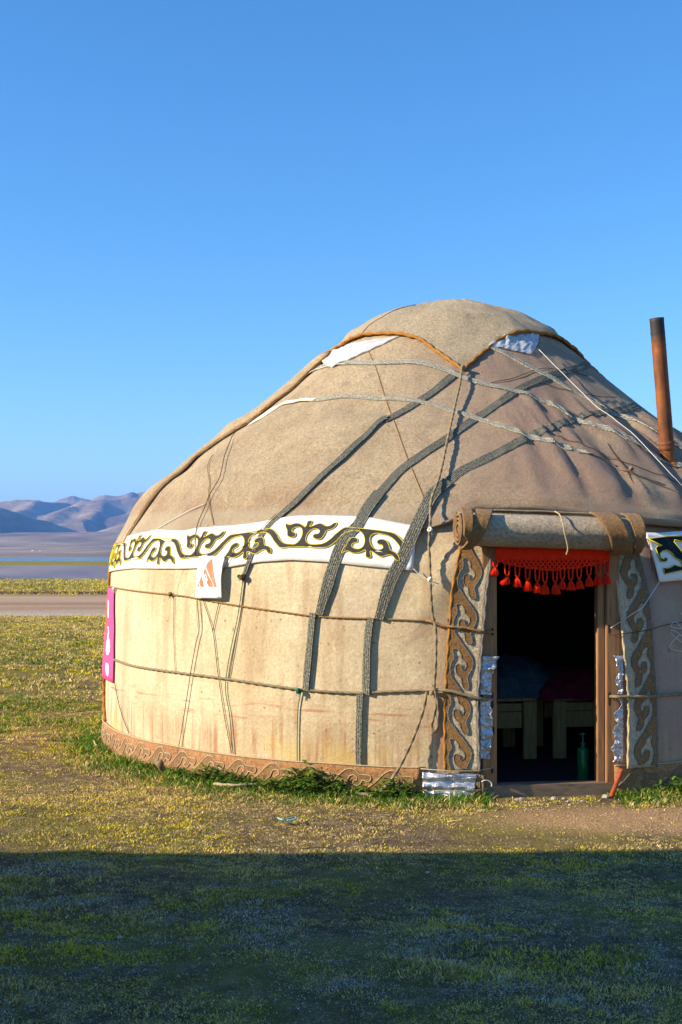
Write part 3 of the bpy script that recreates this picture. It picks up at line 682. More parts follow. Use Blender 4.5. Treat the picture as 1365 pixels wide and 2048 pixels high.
# rolled door flap
RLC = Vector((-.028, -.150, 1.705)); RLEN, RLR = 1.17, .127
def roll_pt(x, ph, r):
    z = -.030 * x; n = .004 * noise.noise(Vector((x * 6, math.cos(ph) * 2, math.sin(ph) * 2)))
    sag = 1 + .05 * math.cos(ph * 2)
    return DM @ (RLC + Vector((x, math.cos(ph) * (r + n) * sag, math.sin(ph) * (r + n) * .95 + z)))
def roll_mesh():
    V, Fc = [], []; n = 130; nx = 26; th = .016
    for lay in (0, 1):
        for i in range(n + 1):
            u = i / n; ph = R_(62) - u * 2 * math.pi * 3.3; r = RLR - .030 * u * 3.3 * .93 - th * lay
            for j in range(nx + 1): V.append(roll_pt(-RLEN/2 + RLEN * j / nx, ph, r))
    m = nx + 1; o = (n + 1) * m
    Fc = grid_faces(n + 1, m) + [f[::-1] for f in grid_faces(n + 1, m, off=o)]
    for i in range(n):
        a, b = i * m, (i + 1) * m; Fc.append((a, b, b + o, a + o)); Fc.append((a + nx, a + nx + o, b + nx + o, b + nx))
    for j in range(nx): Fc.append((j, j + o, j + 1 + o, j + 1))
    return mesh('rolled_door_flap', V, Fc, MAT['roll'], yurt)
roll = roll_mesh(); tag(roll, 'rolled up cream felt door flap with brown trim above the doorway')
def roll_patch(name, corners, mat, h=.008, nu=10, nv=16):
    """brown trim lying on the roll: corners (x, angle) counter-clockwise"""
    def f(u, v, hh):
        c = corners; x = c[0][0]*(1-u)*(1-v)+c[1][0]*u*(1-v)+c[2][0]*u*v+c[3][0]*(1-u)*v
        a = c[0][1]*(1-u)*(1-v)+c[1][1]*u*(1-v)+c[2][1]*u*v+c[3][1]*(1-u)*v
        return roll_pt(x, R_(a), RLR + .002 + hh + .003 * noise.noise(Vector((x * 40, a * .1, 3))))
    return patch(name, f, nu, nv, mat, roll, h)
e = RLEN / 2 + .002
roll_patch('trim', [(-e, 275), (-e + .055, 275), (-e + .215, 110), (-e + .10, 110)], MAT['brown'], .012)
roll_patch('trim', [(-e, 200), (-e + .045, 225), (-e + .07, 120), (-e, 115)], MAT['brown'], .022)
roll_patch('trim', [(e - .16, 275), (e - .03, 275), (e - .18, 100), (e - .33, 100)], MAT['brown'], .014)
roll_patch('trim', [(e - .03, 275), (e, 275), (e, 95), (e - .12, 95)], MAT['brown'], .010)
# spiral of brown edging showing in each end
for s in (-1, 1):
    pts = []
    for i in range(90):
        u = i / 89; ph = R_(62) - u * 2 * math.pi * 3.1; pts.append(roll_pt(s * (RLEN / 2 + .004), ph, RLR - .008 - .030 * u * 3.1 * .93))
    tube('end_trim', pts, .0085, MAT['brown'], roll, 6)
V = []
tube('stitch_cord', [roll_pt(-.38 + .80 * i / 30, R_(100) + .02 * math.sin(i * 2.2), RLR + .004) for i in range(31)], .0045, MAT['pcord'], roll, 5)
tie = [roll_pt(.03, R_(100), RLR + .008), roll_pt(.045, R_(130), RLR + .010), roll_pt(.05, R_(165), RLR + .01), roll_pt(.055, R_(185), RLR + .016), DM @ Vector((.05, -.29, 1.60)), DM @ Vector((.042, -.285, 1.555))]
tube('tie_cord', catmull([tuple(p) for p in tie], 6), .0042, MAT['pcord'], roll, 6)

# ------------------------------------------------------------------ red fringe in the doorway
fr = empty('tassel_fringe'); fr.matrix_world = Matrix.Translation(Vector((AX, AY, 0))) @ DM
tag(fr, 'red crocheted fringe with tassels hanging across the doorway top', 'fringe')
def fy(px): return -.052
def fpt(cx, cy):                     # traced fringe picture -> door plane
    return Vector(((960 + cx * .198 - 1093.4) * 7.90 / 2450 / .995, fy(cx), 1.55 - (1090 + cy * .198 - 1111) * 7.90 / 2450))
def fr_top(u, v, h):
    p = fpt(118 + u * 1185, 150 - v * 140); p.y += -h + .004 * math.sin(u * 60); return p
tb = patch('heading', fr_top, 48, 3, MAT['red'], fr, .006)
V, Fc = [], []
for k in range(25):                  # diamond net
    for d in (-1, 1):
        x0 = 130 + k * 48
        pts = []
        for j in range(5):
            x = x0 + d * j * 30; edge_y = 250 - 90 * abs((x - 710) / 580) ** 1.6
            y = 138 + j * 34
            if y > edge_y + 18 or x < 118 or x > 1303: break
            pts.append(fpt(x, y))
        if len(pts) > 1: tube_geo(catmull([tuple(p) for p in pts], 2), .0074, 5, V=V, Fc=Fc)
pts = [fpt(x, 250 - 95 * abs((x - 710) / 580) ** 1.6 + 8 * math.sin(x * .13)) for x in range(125, 1300, 12)]
tube_geo(pts, .006, 5, V=V, Fc=Fc); mesh('net', V, Fc, MAT['red'], fr)
for tx, ty0, ty1, dx in ((125,225,305,-14),(245,310,395,-25),(350,320,420,0),(455,350,460,0),(555,365,478,5),(633,375,492,-4),(738,372,492,10),(815,345,445,0),(900,352,455,2),(988,335,440,0),(1090,305,415,5),(1187,292,402,-6),(1275,292,390,0)):
    V, Fc = [], []; top = fpt(tx, ty0); bot = fpt(tx + dx, ty1); ey = 250 - 95 * abs((tx - 710) / 580) ** 1.6
    for s in (-1, 1):
        tube_geo(catmull([tuple(fpt(tx + s * 24, ey)), tuple(fpt(tx + s * 21, (ey + ty0) / 2)), tuple(fpt(tx + s * 17, ty0 - 14)), tuple(top)], 4), .0058, 5, V=V, Fc=Fc)
    for q in range(60):
        a = random.uniform(0, 6.28); r = math.sqrt(random.random()); e1 = bot + Vector((math.cos(a) * r * .031, math.sin(a) * r * .024, random.uniform(-.006, .008)))
        mid = top.lerp(e1, .45) + Vector((math.cos(a) * r * .007, math.sin(a) * r * .007, 0))
        tube_geo([tuple(top), tuple(mid), tuple(e1)], .0028, 3, V=V, Fc=Fc)
    for q in range(5):
        zc = top.z - .006 - q * .003; tube_geo([(top.x + .0075 * math.cos(b), top.y + .0075 * math.sin(b), zc) for b in [i * math.pi / 4 for i in range(9)]], .002, 4, V=V, Fc=Fc)
    mesh('tassel', V, Fc, MAT['red'], fr)

# ------------------------------------------------------------------ inside the yurt
def door_to_world(x, y, z=0): return Matrix.Translation(Vector((AX, AY, 0))) @ DM @ Vector((x, y, z))
DW = Matrix.Translation(Vector((AX, AY, 0))) @ DM
carpet = cloth_mat('patterned_carpet', (.10, .035, .045), (.035, .03, .05), 14)
V, Fc = [], []
for i in range(48):
    a = 2 * math.pi * i / 48; V.append((2.9 * math.sin(a), -2.9 * math.cos(a), .022))
fl = mesh('floor_carpet', V, [tuple(range(48))], carpet, None, smooth=False); fl.location = (AX, AY, 0); tag(fl, 'dark carpet on the yurt floor inside the doorway', 'carpet')
def bench(x0, x1, y, label):
    b = empty('bench'); b.matrix_world = DW @ Matrix.Translation(Vector(((x0 + x1) / 2, y, .022))); w = x1 - x0; tag(b, label, 'bench', 'benches inside the yurt')
    for sx_ in (-1, 1):
        for sy_ in (-1, 1): bevel_box('leg', (sx_ * (w / 2 - .05), sy_ * .30, .215), (.10, .045, .43), MAT['wood_in'], b)
    for sy_ in (-1, 1):
        bevel_box('rail', (0, sy_ * .27, .29), (w - .21, .03, .12), MAT['wood_in'], b); bevel_box('rail', (0, sy_ * .27, .385), (w - .21, .03, .06), MAT['wood_in'], b)
    for k in range(5): bevel_box('slat', (0, -.26 + k * .13, .445), (w, .11, .022), MAT['wood_in'], b)
    return b
bench(-.86, .294, 1.55, 'left wooden bench seen through the doorway'); bench(.425, 1.5, 1.55, 'right wooden bench seen through the doorway')
def heap(name, c, sz, mat, label, cat, seed):
    V = []; n, m = 40, 26
    for i in range(n):
        for j in range(m):
            a = 2 * math.pi * i / n; u = j / (m - 1); r = math.sin(u * math.pi / 2) if u < 1 else 1
            z = math.cos(u * math.pi / 2) ** .6
            d = 1 + .22 * noise.noise(Vector((math.cos(a) * r * 2.2, math.sin(a) * r * 2.2, seed))) + .10 * noise.noise(Vector((math.cos(a) * r * 7, math.sin(a) * r * 7, seed + 3)))
            V.append((sz[0] * r * math.cos(a) * d, sz[1] * r * math.sin(a) * d, sz[2] * z * d + .02 * noise.noise(Vector((a * 3, u * 9, seed)))))
    o = mesh(name, V, grid_faces(n, m, wrap=True), mat); o.matrix_world = DW @ Matrix.Translation(Vector(c)); return tag(o, label, cat)
heap('quilt', (.16, 1.62, .47), (.40, .36, .30), cloth_mat('blue_quilt', (.05, .12, .18), (.02, .05, .085), 14, .5, .3, .5), 'crumpled blue quilt on the benches inside the doorway', 'quilt', 1)
heap('blanket', (.74, 1.50, .47), (.46, .36, .20), cloth_mat('maroon_blanket', (.20, .012, .035), (.08, .006, .018), 14, .5), 'dark maroon blanket on the right bench inside the doorway', 'blanket', 5)
heap('cushion', (-.22, 1.42, .47), (.20, .26, .26), cloth_mat('red_cushion', (.24, .008, .010), (.12, .005, .007), 5, .4), 'red cushion on the left bench inside the doorway', 'cushion', 8)
# green bottle with pump
gm = M('green_glass'); gm.color((.01, .22, .07)); gm.set(Roughness=.12, Specular_IOR_Level=.5, Transmission_Weight=.55, IOR=1.4)
bo = empty('pump_bottle'); bo.matrix_world = DW @ Matrix.Translation(Vector((.318, .22, .024))); tag(bo, 'green pump bottle standing just inside the door sill', 'bottle')
def lathe(name, prof, mat, parent, seg=28):
    V = [(r * math.cos(2*math.pi*i/seg), r * math.sin(2*math.pi*i/seg), z) for i in range(seg) for r, z in prof]
    return mesh(name, V, grid_faces(seg, len(prof), wrap=True), mat, parent)
gprof = [(0, 0), (.036, 0), (.040, .006), (.040, .05), (.038, .06), (.040, .07), (.040, .15)]
for i in range(5): z = .155 + i * .014; gprof += [(.0405, z), (.0375, z + .005), (.0405, z + .011)]
gprof += [(.036, .232), (.016, .245), (.013, .252), (.013, .262)]
lathe('body', gprof, gm.m, bo); lathe('pump', [(0, .262), (.016, .262), (.016, .272), (.005, .275), (.005, .325), (.013, .327), (.013, .338), (0, .34)], MAT['string_g'], bo)
tube('spout', [(0, 0, .333), (-.012, -.004, .333), (-.026, -.008, .328)], .004, MAT['string_g'], bo)

# ------------------------------------------------------------------ stove pipe
pp = P(37.4, 2.47, 0); pipe = empty('stove_pipe', (AX + pp.x, AY + pp.y, pp.z - .06)); pipe.rotation_euler = (R_(3), R_(-5.4), 0); pipe.scale = (.87, .87, 1)
tag(pipe, 'rusty stove pipe leaning out of the yurt roof', 'pipe')
prof = [(.060, -.25)]
for z in np.linspace(-.2, 1.06, 28): prof.append((.060 - .001 * (z > .5), float(z)))
rp = []
for r, z in prof:
    rp.append((r, z))
    if z > .78 and z < 1.0: rp.append((r + .0018, z + .012)); rp.append((r, z + .024))
rp += [(.061, 1.085), (.056, 1.086), (.054, 1.05), (.053, .4)]
rp2 = []; last = -9
for r, z in rp:
    rp2.append((r, z))
lathe('tube', rp2, MAT['rust'], pipe, 36)
lathe('joint_ring', [(.0605, .12), (.066, .125), (.066, .15), (.063, .155), (.066, .16), (.066, .18), (.0605, .185)], MAT['rust'], pipe, 36)
lathe('flashing', [(.0605, .035), (.075, .03), (.11, -.01), (.12, -.04)], MAT['rust'], pipe, 36)

# ------------------------------------------------------------------ plastic sheets under the crown cover
def plastic_sheet(corners, label, seed):
    def f(u, v, h):
        c = corners; a = c[0][0]*(1-u)*(1-v)+c[1][0]*u*(1-v)+c[2][0]*u*v+c[3][0]*(1-u)*v; t = c[0][1]*(1-u)*(1-v)+c[1][1]*u*(1-v)+c[2][1]*u*v+c[3][1]*(1-u)*v
        return P(a, t, .010 + h + .035 * abs(noise.noise(Vector((u * 5 + v * 3, v * 2.0, seed))))*min(1,4*(1-v)) + .008 * noise.noise(Vector((u * 14, v * 9, seed + 2))))
    o = patch('plastic_sheet', f, 36, 22, MAT['plastic'], None, .001); o.location = (AX, AY, 0); return tag(o, label, 'plastic sheet')
plastic_sheet([(-50, 3.765), (-67, 3.95), (-60, 4.14), (-27, 4.14)], 'milky plastic sheet tucked under the left edge of the crown cover', 3)
plastic_sheet([(9, 3.96), (25, 3.875), (44, 4.30), (20, 4.16)], 'clear plastic sheet bunched under the right edge of the crown cover', 8)

# ------------------------------------------------------------------ loose ropes and strings (tied on, but each its own line)
def line(name, pts, r, mat, label, cat='string', off=.012, n=8, twisted=False, local=None):
    L = [tuple(p) for p in (local if local else path(pts, off * .6, n))]
    o = rope(name, L, r, mat) if twisted else tube(name, L, r * .75, mat, None, 6)
    o.location = (AX, AY, 0); return tag(o, label, cat)
cr = [P(-1.4, 3.63, .05), P(-2.6, 3.35, .055), P(-3.8, 3.104, .045), P(-5.6, 2.535, .04), P(-6.6, 2.17, .045), P(-7.6, 1.934, .06), P(-7.6, 1.756, .075), P(-7.7, 1.60, .055), P(-7.6, 1.521, .05), P(-7.4, 1.316, .05), P(-7.2, 1.165, .035), P(-6.8, 1.067, .05), P(-6.8, .863, .06), P(-7.0, .69, .04)]
line('rope', None, .0085, MAT['rope'], 'thick rope running from the crown cover corner down beside the doorway', 'rope', twisted=True, local=catmull([tuple(p) for p in cr], 10))
kn = [P(-7.4, .72, .03), P(-7.0, .70, .06), P(-6.7, .66, .05), P(-6.9, .55, .045), P(-7.3, .46, .04), P(-7.0, .42, .04), P(-6.6, .46, .045), P(-6.5, .58, .05), P(-6.9, .69, .07), P(-7.4, .66, .05), P(-7.3, .70, .03)]
line('rope', None, .0095, MAT['rope'], 'hanging rope loop knotted on the lower wall rope beside the doorway', 'rope', twisted=True, local=catmull([tuple(p) for p in kn], 8))
hr = [P(-7.9, .675, .03), P(-8.3, .56, .05), P(-9.2, .42, .05), P(-10.4, .27, .07), P(-11.6, .15, .09), P(-13, .055, .13), P(-14.4, .03, .16), P(-16, .028, .15)]
line('rope', None, .0095, MAT['rope'], 'slack rope dropping from the lower wall rope to the ground', 'rope', twisted=True, local=catmull([tuple(p) for p in hr], 10))
line('rope', None, .008, MAT['twine'], 'brown twine tied from the wall across the left door strip into a slot', 'rope', twisted=True, local=catmull([tuple(p) for p in (P(-8, 1.129, .008), P(-7.2, 1.125, .04), P(-6, 1.10, .05), P(-4.6, 1.092, .062), P(-3.2, 1.085, .062), P(-2.0, 1.072, .062), P(-1.2, 1.062, .058), DM @ Vector((-.365, -.04, 1.06)))], 8))
line('rope', None, .0105, MAT['rope'], 'pale rope across the left door strip into the lower frame slot', 'rope', twisted=True, local=catmull([tuple(p) for p in (P(-8.2, .682, .01), P(-7.2, .69, .04), P(-5.2, .685, .062), P(-3.4, .662, .064), P(-1.8, .64, .064), P(-1.2, .632, .05), DM @ Vector((-.367, -.04, .625)))], 8))
line('rope', None, .0095, MAT['rope'], 'rope running right across the shaded door strip at bench height', 'rope', twisted=True, local=catmull([tuple(p) for p in (DM @ Vector((.408, -.05, .635)), P(15.9, .635, .055), P(17.5, .632, .062), P(20, .63, .062), P(23, .63, .02), P(30, .628, .014), P(40, .63, .012), P(60, .63, .012))], 8))
line('string', None, .004, MAT['string_d'], 'thin dark string across the upper shaded door strip', local=catmull([tuple(p) for p in (DM @ Vector((.408, -.05, 1.045)), P(15.8, 1.04, .06), P(18, 1.05, .066), P(20.5, 1.065, .05), P(25, 1.10, .02), P(40, 1.14, .012))], 8))
line('string', None, .0042, MAT['string_w'], 'taut white string from the right ornament band corner to the door frame', local=[P(22.25, 1.375, .045), P(19.2, 1.21, .075), DM @ Vector((.41, -.06, 1.08))])
line('string', None, .0035, MAT['string_r'], 'dangling crimson string at the corner of the right ornament band', local=catmull([tuple(p) for p in (P(19.4, 1.60, .07), P(20.4, 1.635, .08), P(21.0, 1.63, .07), P(21.3, 1.56, .05), P(21.2, 1.44, .045))], 6))
line('string', None, .003, MAT['string_w'], 'tangled white string on the shaded wall at the right edge', local=catmull([tuple(p) for p in [P(25.2 + 1.6 * math.sin(i * 1.9 + .4), 1.12 - .018 * i + .05 * math.cos(i * 2.3), .03 + .01 * math.sin(i)) for i in range(12)]], 6))
line('string', [(-33.4,1.405),(-34,1.143),(-35.8,.694),(-35,.458),(-34.4,.20)], .0042, MAT['string_g'], 'green string below the leftmost dark strap', off=.02)
line('string', [(-33.2,1.40),(-33.7,1.143),(-35.3,.71)], .0035, MAT['string_d'], 'dark string close beside the long green string', off=.012)
line('string', [(-24.1,.66),(-24.5,.55),(-24.6,.40),(-24.6,.19)], .0045, MAT['string_g'], 'short green string below the middle dark strap', off=.018)
line('string', [(-65.6,3.073),(-49.2,2.375),(-45.8,2.023),(-44.8,1.80),(-42.8,1.552)], .0042, MAT['string_d'], 'dark string from the left roof edge down to the white banner', off=.04)
line('string', [(-58.8,2.566),(-54.6,2.392),(-49.4,2.201),(-44.5,1.95),(-41.6,1.80)], .0035, MAT['twine'], 'brown string crossing the dark string on the left roof', off=.018)
line('string', [(-55.2,1.77),(-50.6,1.89),(-46.,1.99)], .0042, MAT['string_w'], 'white string on the left roof slope above the band', off=.02)
line('string', [(-43,1.80),(-44.5,1.60),(-46.2,1.38),(-46.4,1.27)], .0022, MAT['string_w'], 'hair thin pale string over the left ornament band', off=.045)
line('string', [(-46.6,1.254),(-46.4,1.014),(-45.8,.72)], .003, MAT['twine'], 'reddish string between the two wall ropes left of the banner', off=.014)
line('string', [(-41.4,1.25),(-40.8,1.045),(-41.4,.916),(-43.8,.382),(-45.2,.10)], .0042, MAT['dkcord'], 'speckled guy string from under the banner to the ground peg', off=.03)
line('string', [(-40.4,1.241),(-38.4,1.027),(-37.2,.72),(-35.8,.418),(-34.7,.20)], .0034, MAT['string_d'], 'dark string from the banner down to the green string', off=.016)
line('string', [(-37.4,1.227),(-38.4,1.027)], .0032, MAT['string_d'], 'short dark string from the right corner of the banner', off=.016)
line('string', [(-41.6,1.54),(-41.3,1.40),(-41.2,1.25),(-40.9,1.05)], .003, MAT['string_y'], 'lime string hanging over the left side of the banner', off=.052)
line('string', [(-66.4,.56),(-62.4,.356),(-58.8,.20)], .004, MAT['string_d'], 'dark string from the pink banner to the felt skirt', off=.02)
line('string', [(29.5,3.93),(31.2,3.477),(31.,2.855),(31.6,2.295),(33.4,2.108),(36,1.95)], .0033, MAT['string_w'], 'taut white string down the right roof slope', off=.05)
line('string', [(18.6,2.428),(22,2.352),(24,2.25),(28.6,2.117),(31,2.03)], .005, MAT['rope'], 'cord tied to the end of the pale strap on the right roof', off=.022)
line('string', [(-72,3.70),(-63.2,3.79),(-43,3.80)], .004, MAT['string_w'], 'pale string along the strap under the left plastic sheet', off=.03)
line('string', [(-30.2,1.86),(-33.0,1.65),(-35.6,1.556),(-36.9,1.41)], .0034, MAT['string_d'], 'dark string from the leftmost strap to the banner corner', off=.05)
line('string', [(3.5,3.42),(-4,3.52),(-13,3.20),(-19,2.90)], .0035, MAT['string_d'], 'dark cord under the upper dark strap near the crown', off=.006)
line('string', [(4,3.41),(9,3.47),(14,3.53),(23,3.66),(33,3.69),(44,3.64)], .0036, MAT['string_d'], 'dark cord curving under the crossing straps near the crown', off=.014, n=20)
line('string', [(21.5,3.47),(27,3.40),(36,3.33),(46,3.34)], .0036, MAT['string_d'], 'dark cord on the upper right roof beside the straps', off=.014, n=20)
line('string', [(14.5,2.66),(20,2.50),(27,2.30),(33,2.16)], .003, MAT['string_d'], 'dark cord on the right roof slope above the door roll', off=.014, n=20)
# frayed knots
def knot(th, t, off, r, mat, label, seed):
    random.seed(seed); V, Fc = [], []; c = P(th, t, off)
    for q in range(4):
        ax = Vector((random.uniform(-1, 1), random.uniform(-1, 1), random.uniform(-1, 1))).normalized(); u = ax.orthogonal().normalized(); w = ax.cross(u)
        tube_geo([tuple(c + (u * math.cos(b) + w * math.sin(b)) * r + ax * random.uniform(-.2, .2) * r) for b in [i * math.pi / 5 for i in range(11)]], r * .45, 5, V=V, Fc=Fc)
    for q in range(9):
        d = Vector((random.uniform(-.6, .6), random.uniform(-.4, .1), random.uniform(-1.6, -.3))); tube_geo([tuple(c), tuple(c + d * r * 1.3 + Vector((0, 0, -.1 * r))), tuple(c + d * r * 2.2)], r * .13, 4, V=V, Fc=Fc)
    o = mesh('knot', V, Fc, mat); o.location = (AX, AY, 0); return tag(o, label, 'knot')
knot(-33.3, 1.40, .03, .016, MAT['string_d'], 'frayed dark knot at the foot of the leftmost strap', 1)
knot(-33.9, 1.405, .03, .010, MAT['string_g'], 'green string knot at the foot of the leftmost strap', 2)
knot(-24.3, .655, .035, .014, MAT['string_g'], 'green knot where the middle strap meets the lower rope', 3)
knot(-47.3, 1.27, .02, .013, MAT['twine'], 'frayed brown knot on the upper wall rope left of the banner', 4)
knot(-68.0, 1.285, .02, .011, MAT['string_w'], 'white knot on the upper wall rope beside the pink banner', 5)
knot(-7.6, 1.70, .07, .014, MAT['string_w'], 'white string knot on the thick rope beside the roof hem', 6)
knot(-7.5, 1.39, .06, .013, MAT['string_w'], 'white ring tied on the thick rope below the band corner', 7)
knot(-1.3, 3.60, .05, .016, MAT['rope'], 'rope knot under the front corner of the crown cover', 8)
knot(24.2, 2.25, .03, .013, MAT['rope'], 'rope knot on the cord of the right roof', 9)
line('string', [(-9.6,1.46),(-8.5,1.41),(-7.5,1.39)], .004, MAT['string_w'], 'short white string from the band corner to the thick rope', off=.05)

# ------------------------------------------------------------------ banners
def hang(name, th0, th1, t0, t1, off, mat, label, cat, sag=0., lean=0.):
    def f(u, v, h):
        t = t0 + (t1 - t0) * v; th = th0 + (th1 - th0) * u + lean * (1 - v)
        return P(th, t, off + h + .012 * (1 - v) * math.sin(u * 3.1) + .006 * noise.noise(Vector((u * 4, v * 4, th0))) + sag * u ** 3 * math.sin(v * math.pi))
    o = patch(name, f, 16, 20, mat, None, .002); o.location = (AX, AY, 0); tag(o, label, cat); return o, f
vin = M('white_vinyl'); vin.color((.86, .86, .86)); vin.set(Roughness=.5, Specular_IOR_Level=.3)
bn, bf = hang('banner', -41.6, -36.6, 1.252, 1.54, .036, vin.m, 'small white banner with red striped triangle emblem', 'banner', .02, .25)
salmon = cloth_mat('salmon_print', (.80, .25, .14), (.70, .16, .09), 12)
def bplace(x, y, h):        # traced 1365-px picture of the banner
    u = (x - 245) / 500. ; v = 1 - (y - 310) / 740.; return bf(u, v, .0028 + h)
for poly in ([(505,352),(522,395),(668,855),(626,855),(422,500),(432,440)],
             [(398,525),(412,520),(612,855),(568,855),(478,715),(448,640),(430,620),(400,640),(378,600)],
             [(490,740),(560,855),(512,855),(478,800),(462,760)],
             [(352,655),(428,855),(362,855),(312,782)], [(300,798),(345,855),(280,855),(284,812)], [(415,655),(448,668),(436,712),(422,722)]):
    outline_poly('emblem_stripe', [(x, -y) for x, y in poly], lambda x, y, h: bplace(x, -y, h), .0012, salmon, bn, sub=2)
for q in ((290,345),(750,325),(222,1015),(695,1028)):
    x, y = q; o = mesh('eyelet', [bplace(min(738, max(252, x)) + 11 * math.cos(a), y + 11 * math.sin(a), .004) for a in [i * math.pi / 5 for i in range(10)]], [tuple(range(10))[::-1]], MAT['charcoal'], bn, smooth=False)
pinkm = M('pink_vinyl'); pinkm.color((.86, .085, .26)); pinkm.set(Roughness=.55); pinkm.bump(pinkm.noise(pinkm.coord(scale=(1, 1, 8)), 14, 3, .5), .3, .01)
pb, pf = hang('banner', -86.0, -68.6, .545, 1.285, .014, pinkm.m, 'tall pink banner with white shapes at the left side of the wall', 'banner', .0, 1.6)
def pplace(x, y, h): return pf(1 - (235 - x) / 560., 1 - (y - 190) / 1560., .003 + h)   # traced picture, 819 px wide
for poly in ([(20,400),(80,405),(112,440),(118,690),(95,705),(60,690),(30,640)], [(75,860),(100,840),(125,855),(132,940),(125,1020),(150,1090),(165,1170),(155,1260),(120,1325),(85,1330),(40,1270),(30,1150),(75,1050),(85,960)], [(60,1470),(110,1465),(148,1490),(152,1640),(130,1680),(90,1640),(60,1600)]):
    outline_poly('white_print', [(x, -y) for x, y in poly], lambda x, y, h: pplace(x, -y, h), .0012, vin.m, pb, sub=2)
outline_poly('grey_print', [(x, -y) for x, y in [(92,880),(105,868),(116,885),(115,940),(105,970),(92,950)]], lambda x, y, h: pplace(x, -y, .0014 + h), .001, cloth_mat('slate_print', (.14, .18, .24)), pb)

# ------------------------------------------------------------------ foil insulation
def foil_sheet(f, nu, nv, label):
    o = patch('foil_insulation', f, nu, nv, MAT['foil'], None, .004); o.location = (AX, AY, 0); return tag(o, label, 'foil')
def f1(u, v, h): return P(-8.3 + 6.0 * u + .6 * v * (u - .2), -.005 + .165 * v, .035 + h + .010 * math.sin(v * 17 + 1.5 * noise.noise(Vector((u * 3, v * 2, 5)))) + .012 * noise.noise(Vector((u * 5, v * 6, 8))) + .006 * noise.noise(Vector((u * 9, v * 14, 2))))
foil_sheet(f1, 40, 30, 'crinkled foil insulation at the foot of the wall left of the doorway')
def jamb(x0, x1f, z0, z1, seed, y0=-.05):
    def f(u, v, h):
        z = z0 + (z1 - z0) * v; x = x0 + (x1f(v) - x0) * u + .012 * u * noise.noise(Vector((3.3, z * 42, seed)))
        return DM @ Vector((x, y0 - h - .022 * noise.noise(Vector((u * 1.5, z * 26, seed))) * (.5 + .5 * u) - .012 * u + .012 * noise.noise(Vector((u * 7, z * 60, seed))), z))
    return f
foil_sheet(jamb(-.455, lambda v: -.372 + .038 * sstep(.35, 1, v) - .015 * (1 - v), .66, .905, 1), 10, 60, 'upper foil strip sticking out beside the left door post')
foil_sheet(jamb(-.455, lambda v: -.40 + .02 * math.sin(v * 3.1) + .008 * v, .25, .63, 4), 10, 80, 'lower foil strip sticking out beside the left door post')
foil_sheet(jamb(.495, lambda v: .452 - .035 * sstep(.8, 1, v) + .01 * math.sin(v * 14), .65, .90, 7, -.055), 10, 60, 'upper torn foil strip beside the right door post')
foil_sheet(jamb(.495, lambda v: .425 + .045 * sstep(.3, .9, v) - .03 * math.exp(-((v - .72) / .1) ** 2) + .01 * math.sin(v * 23), .215, .63, 9, -.055), 12, 80, 'lower crumpled foil bag beside the right door post')
# reed mat ends under the strip and the orange stick
for k in range(4):
    o = tube('reed_stick', [P(-1.75 + .22 * k, .0 , .03 + .004 * (k % 2)), P(-1.75 + .22 * k, .17, .03)], .0065, MAT['peg'], None, 6); o.location = (AX, AY, 0)
    tag(o, ORD[k] + ' upright reed stick from the foil towards the door frame', 'stick', 'reed sticks beside the door frame')
st = [DM @ Vector((.365, -.20, .018)), DM @ Vector((.40, -.165, .065)), DM @ Vector((.445, -.12, .125)), DM @ Vector((.475, -.09, .165))]
o = tube('stick', catmull([tuple(p) for p in st], 5), .0155, cloth_mat('orange_bark', (.44, .085, .02), (.28, .045, .012), 30, .4, .3, .5), None, 9); o.location = (AX, AY, 0); tag(o, 'orange stick leaning at the right end of the door sill', 'stick')
line('string', None, .004, MAT['pcord'], 'cord along the top of the foil at the wall foot', local=[P(-8.6, .185, .05), P(-5, .178, .07), P(-2, .18, .075), DM @ Vector((-.37, -.05, .19))])
line('string', None, .0035, MAT['pcord'], 'cord across the middle of the foil at the wall foot', local=[P(-8.4, .05, .06), P(-5, .052, .065), P(-1.8, .058, .065), DM @ Vector((-.41, -.06, .06))])
o = tube('hook', [tuple(DM @ Vector((-.43 + .022 * math.cos(a) + .006 * i, -.075, .095 + .022 * math.sin(a)))) for i, a in enumerate([2.6 - k * .62 for k in range(7)])], .0045, MAT['string_w'], None); o.location = (AX, AY, 0); tag(o, 'white plastic hook by the left end of the door sill', 'hook')

# ------------------------------------------------------------------ unseen yurt beyond the left edge, added and shaped to cast the foreground shadow
NP = Prof([(2.97,0),(2.95,.8),(2.93,1.4),(2.87,1.65),(2.75,1.82),(2.48,2.42),(2.21,3.01),(1.94,3.60),(1.67,4.18),(1.1,4.36),(.5,4.48),(0.01,4.53)])
ny = empty('yurt', (-5.5, 2.69, 0), .6); tag(ny, 'unseen felt yurt left of the camera, added to throw the foreground shadow', 'yurt')
def rev(name, t0, t1, off, mat, n=96, m=24, wob=.02):
    V = []
    for i in range(n):
        a = 2 * math.pi * i / n
        for j in range(m + 1):
            r, z = NP.rz(t0 + (t1 - t0) * j / m); w = off + wob * noise.noise(Vector((math.sin(a) * 3.2, math.cos(a) * 3.2, z * 1.5 + 20)))
            V.append(((r + w) * math.sin(a), -(r + w) * math.cos(a), z + w * .6 * (z > 1.7)))
    return mesh(name, V, grid_faces(n, m + 1, wrap=True), mat, ny)
rev('wall', 0, 1.70, 0, MAT['wall']); rev('roof', 1.66, NP.L, .03, MAT['roof'], 120, 50, .03); rev('crown_cover', NP.L - 1.25, NP.L, .06, MAT['cover']); rev('ornament_band', 1.42, 1.72, .045, MAT['white']); rev('base_band', 0, .2, .03, MAT['base'])
bevel_box('door', (0, -3.0, .80), (.8, .08, 1.55), MAT['wood'], ny)
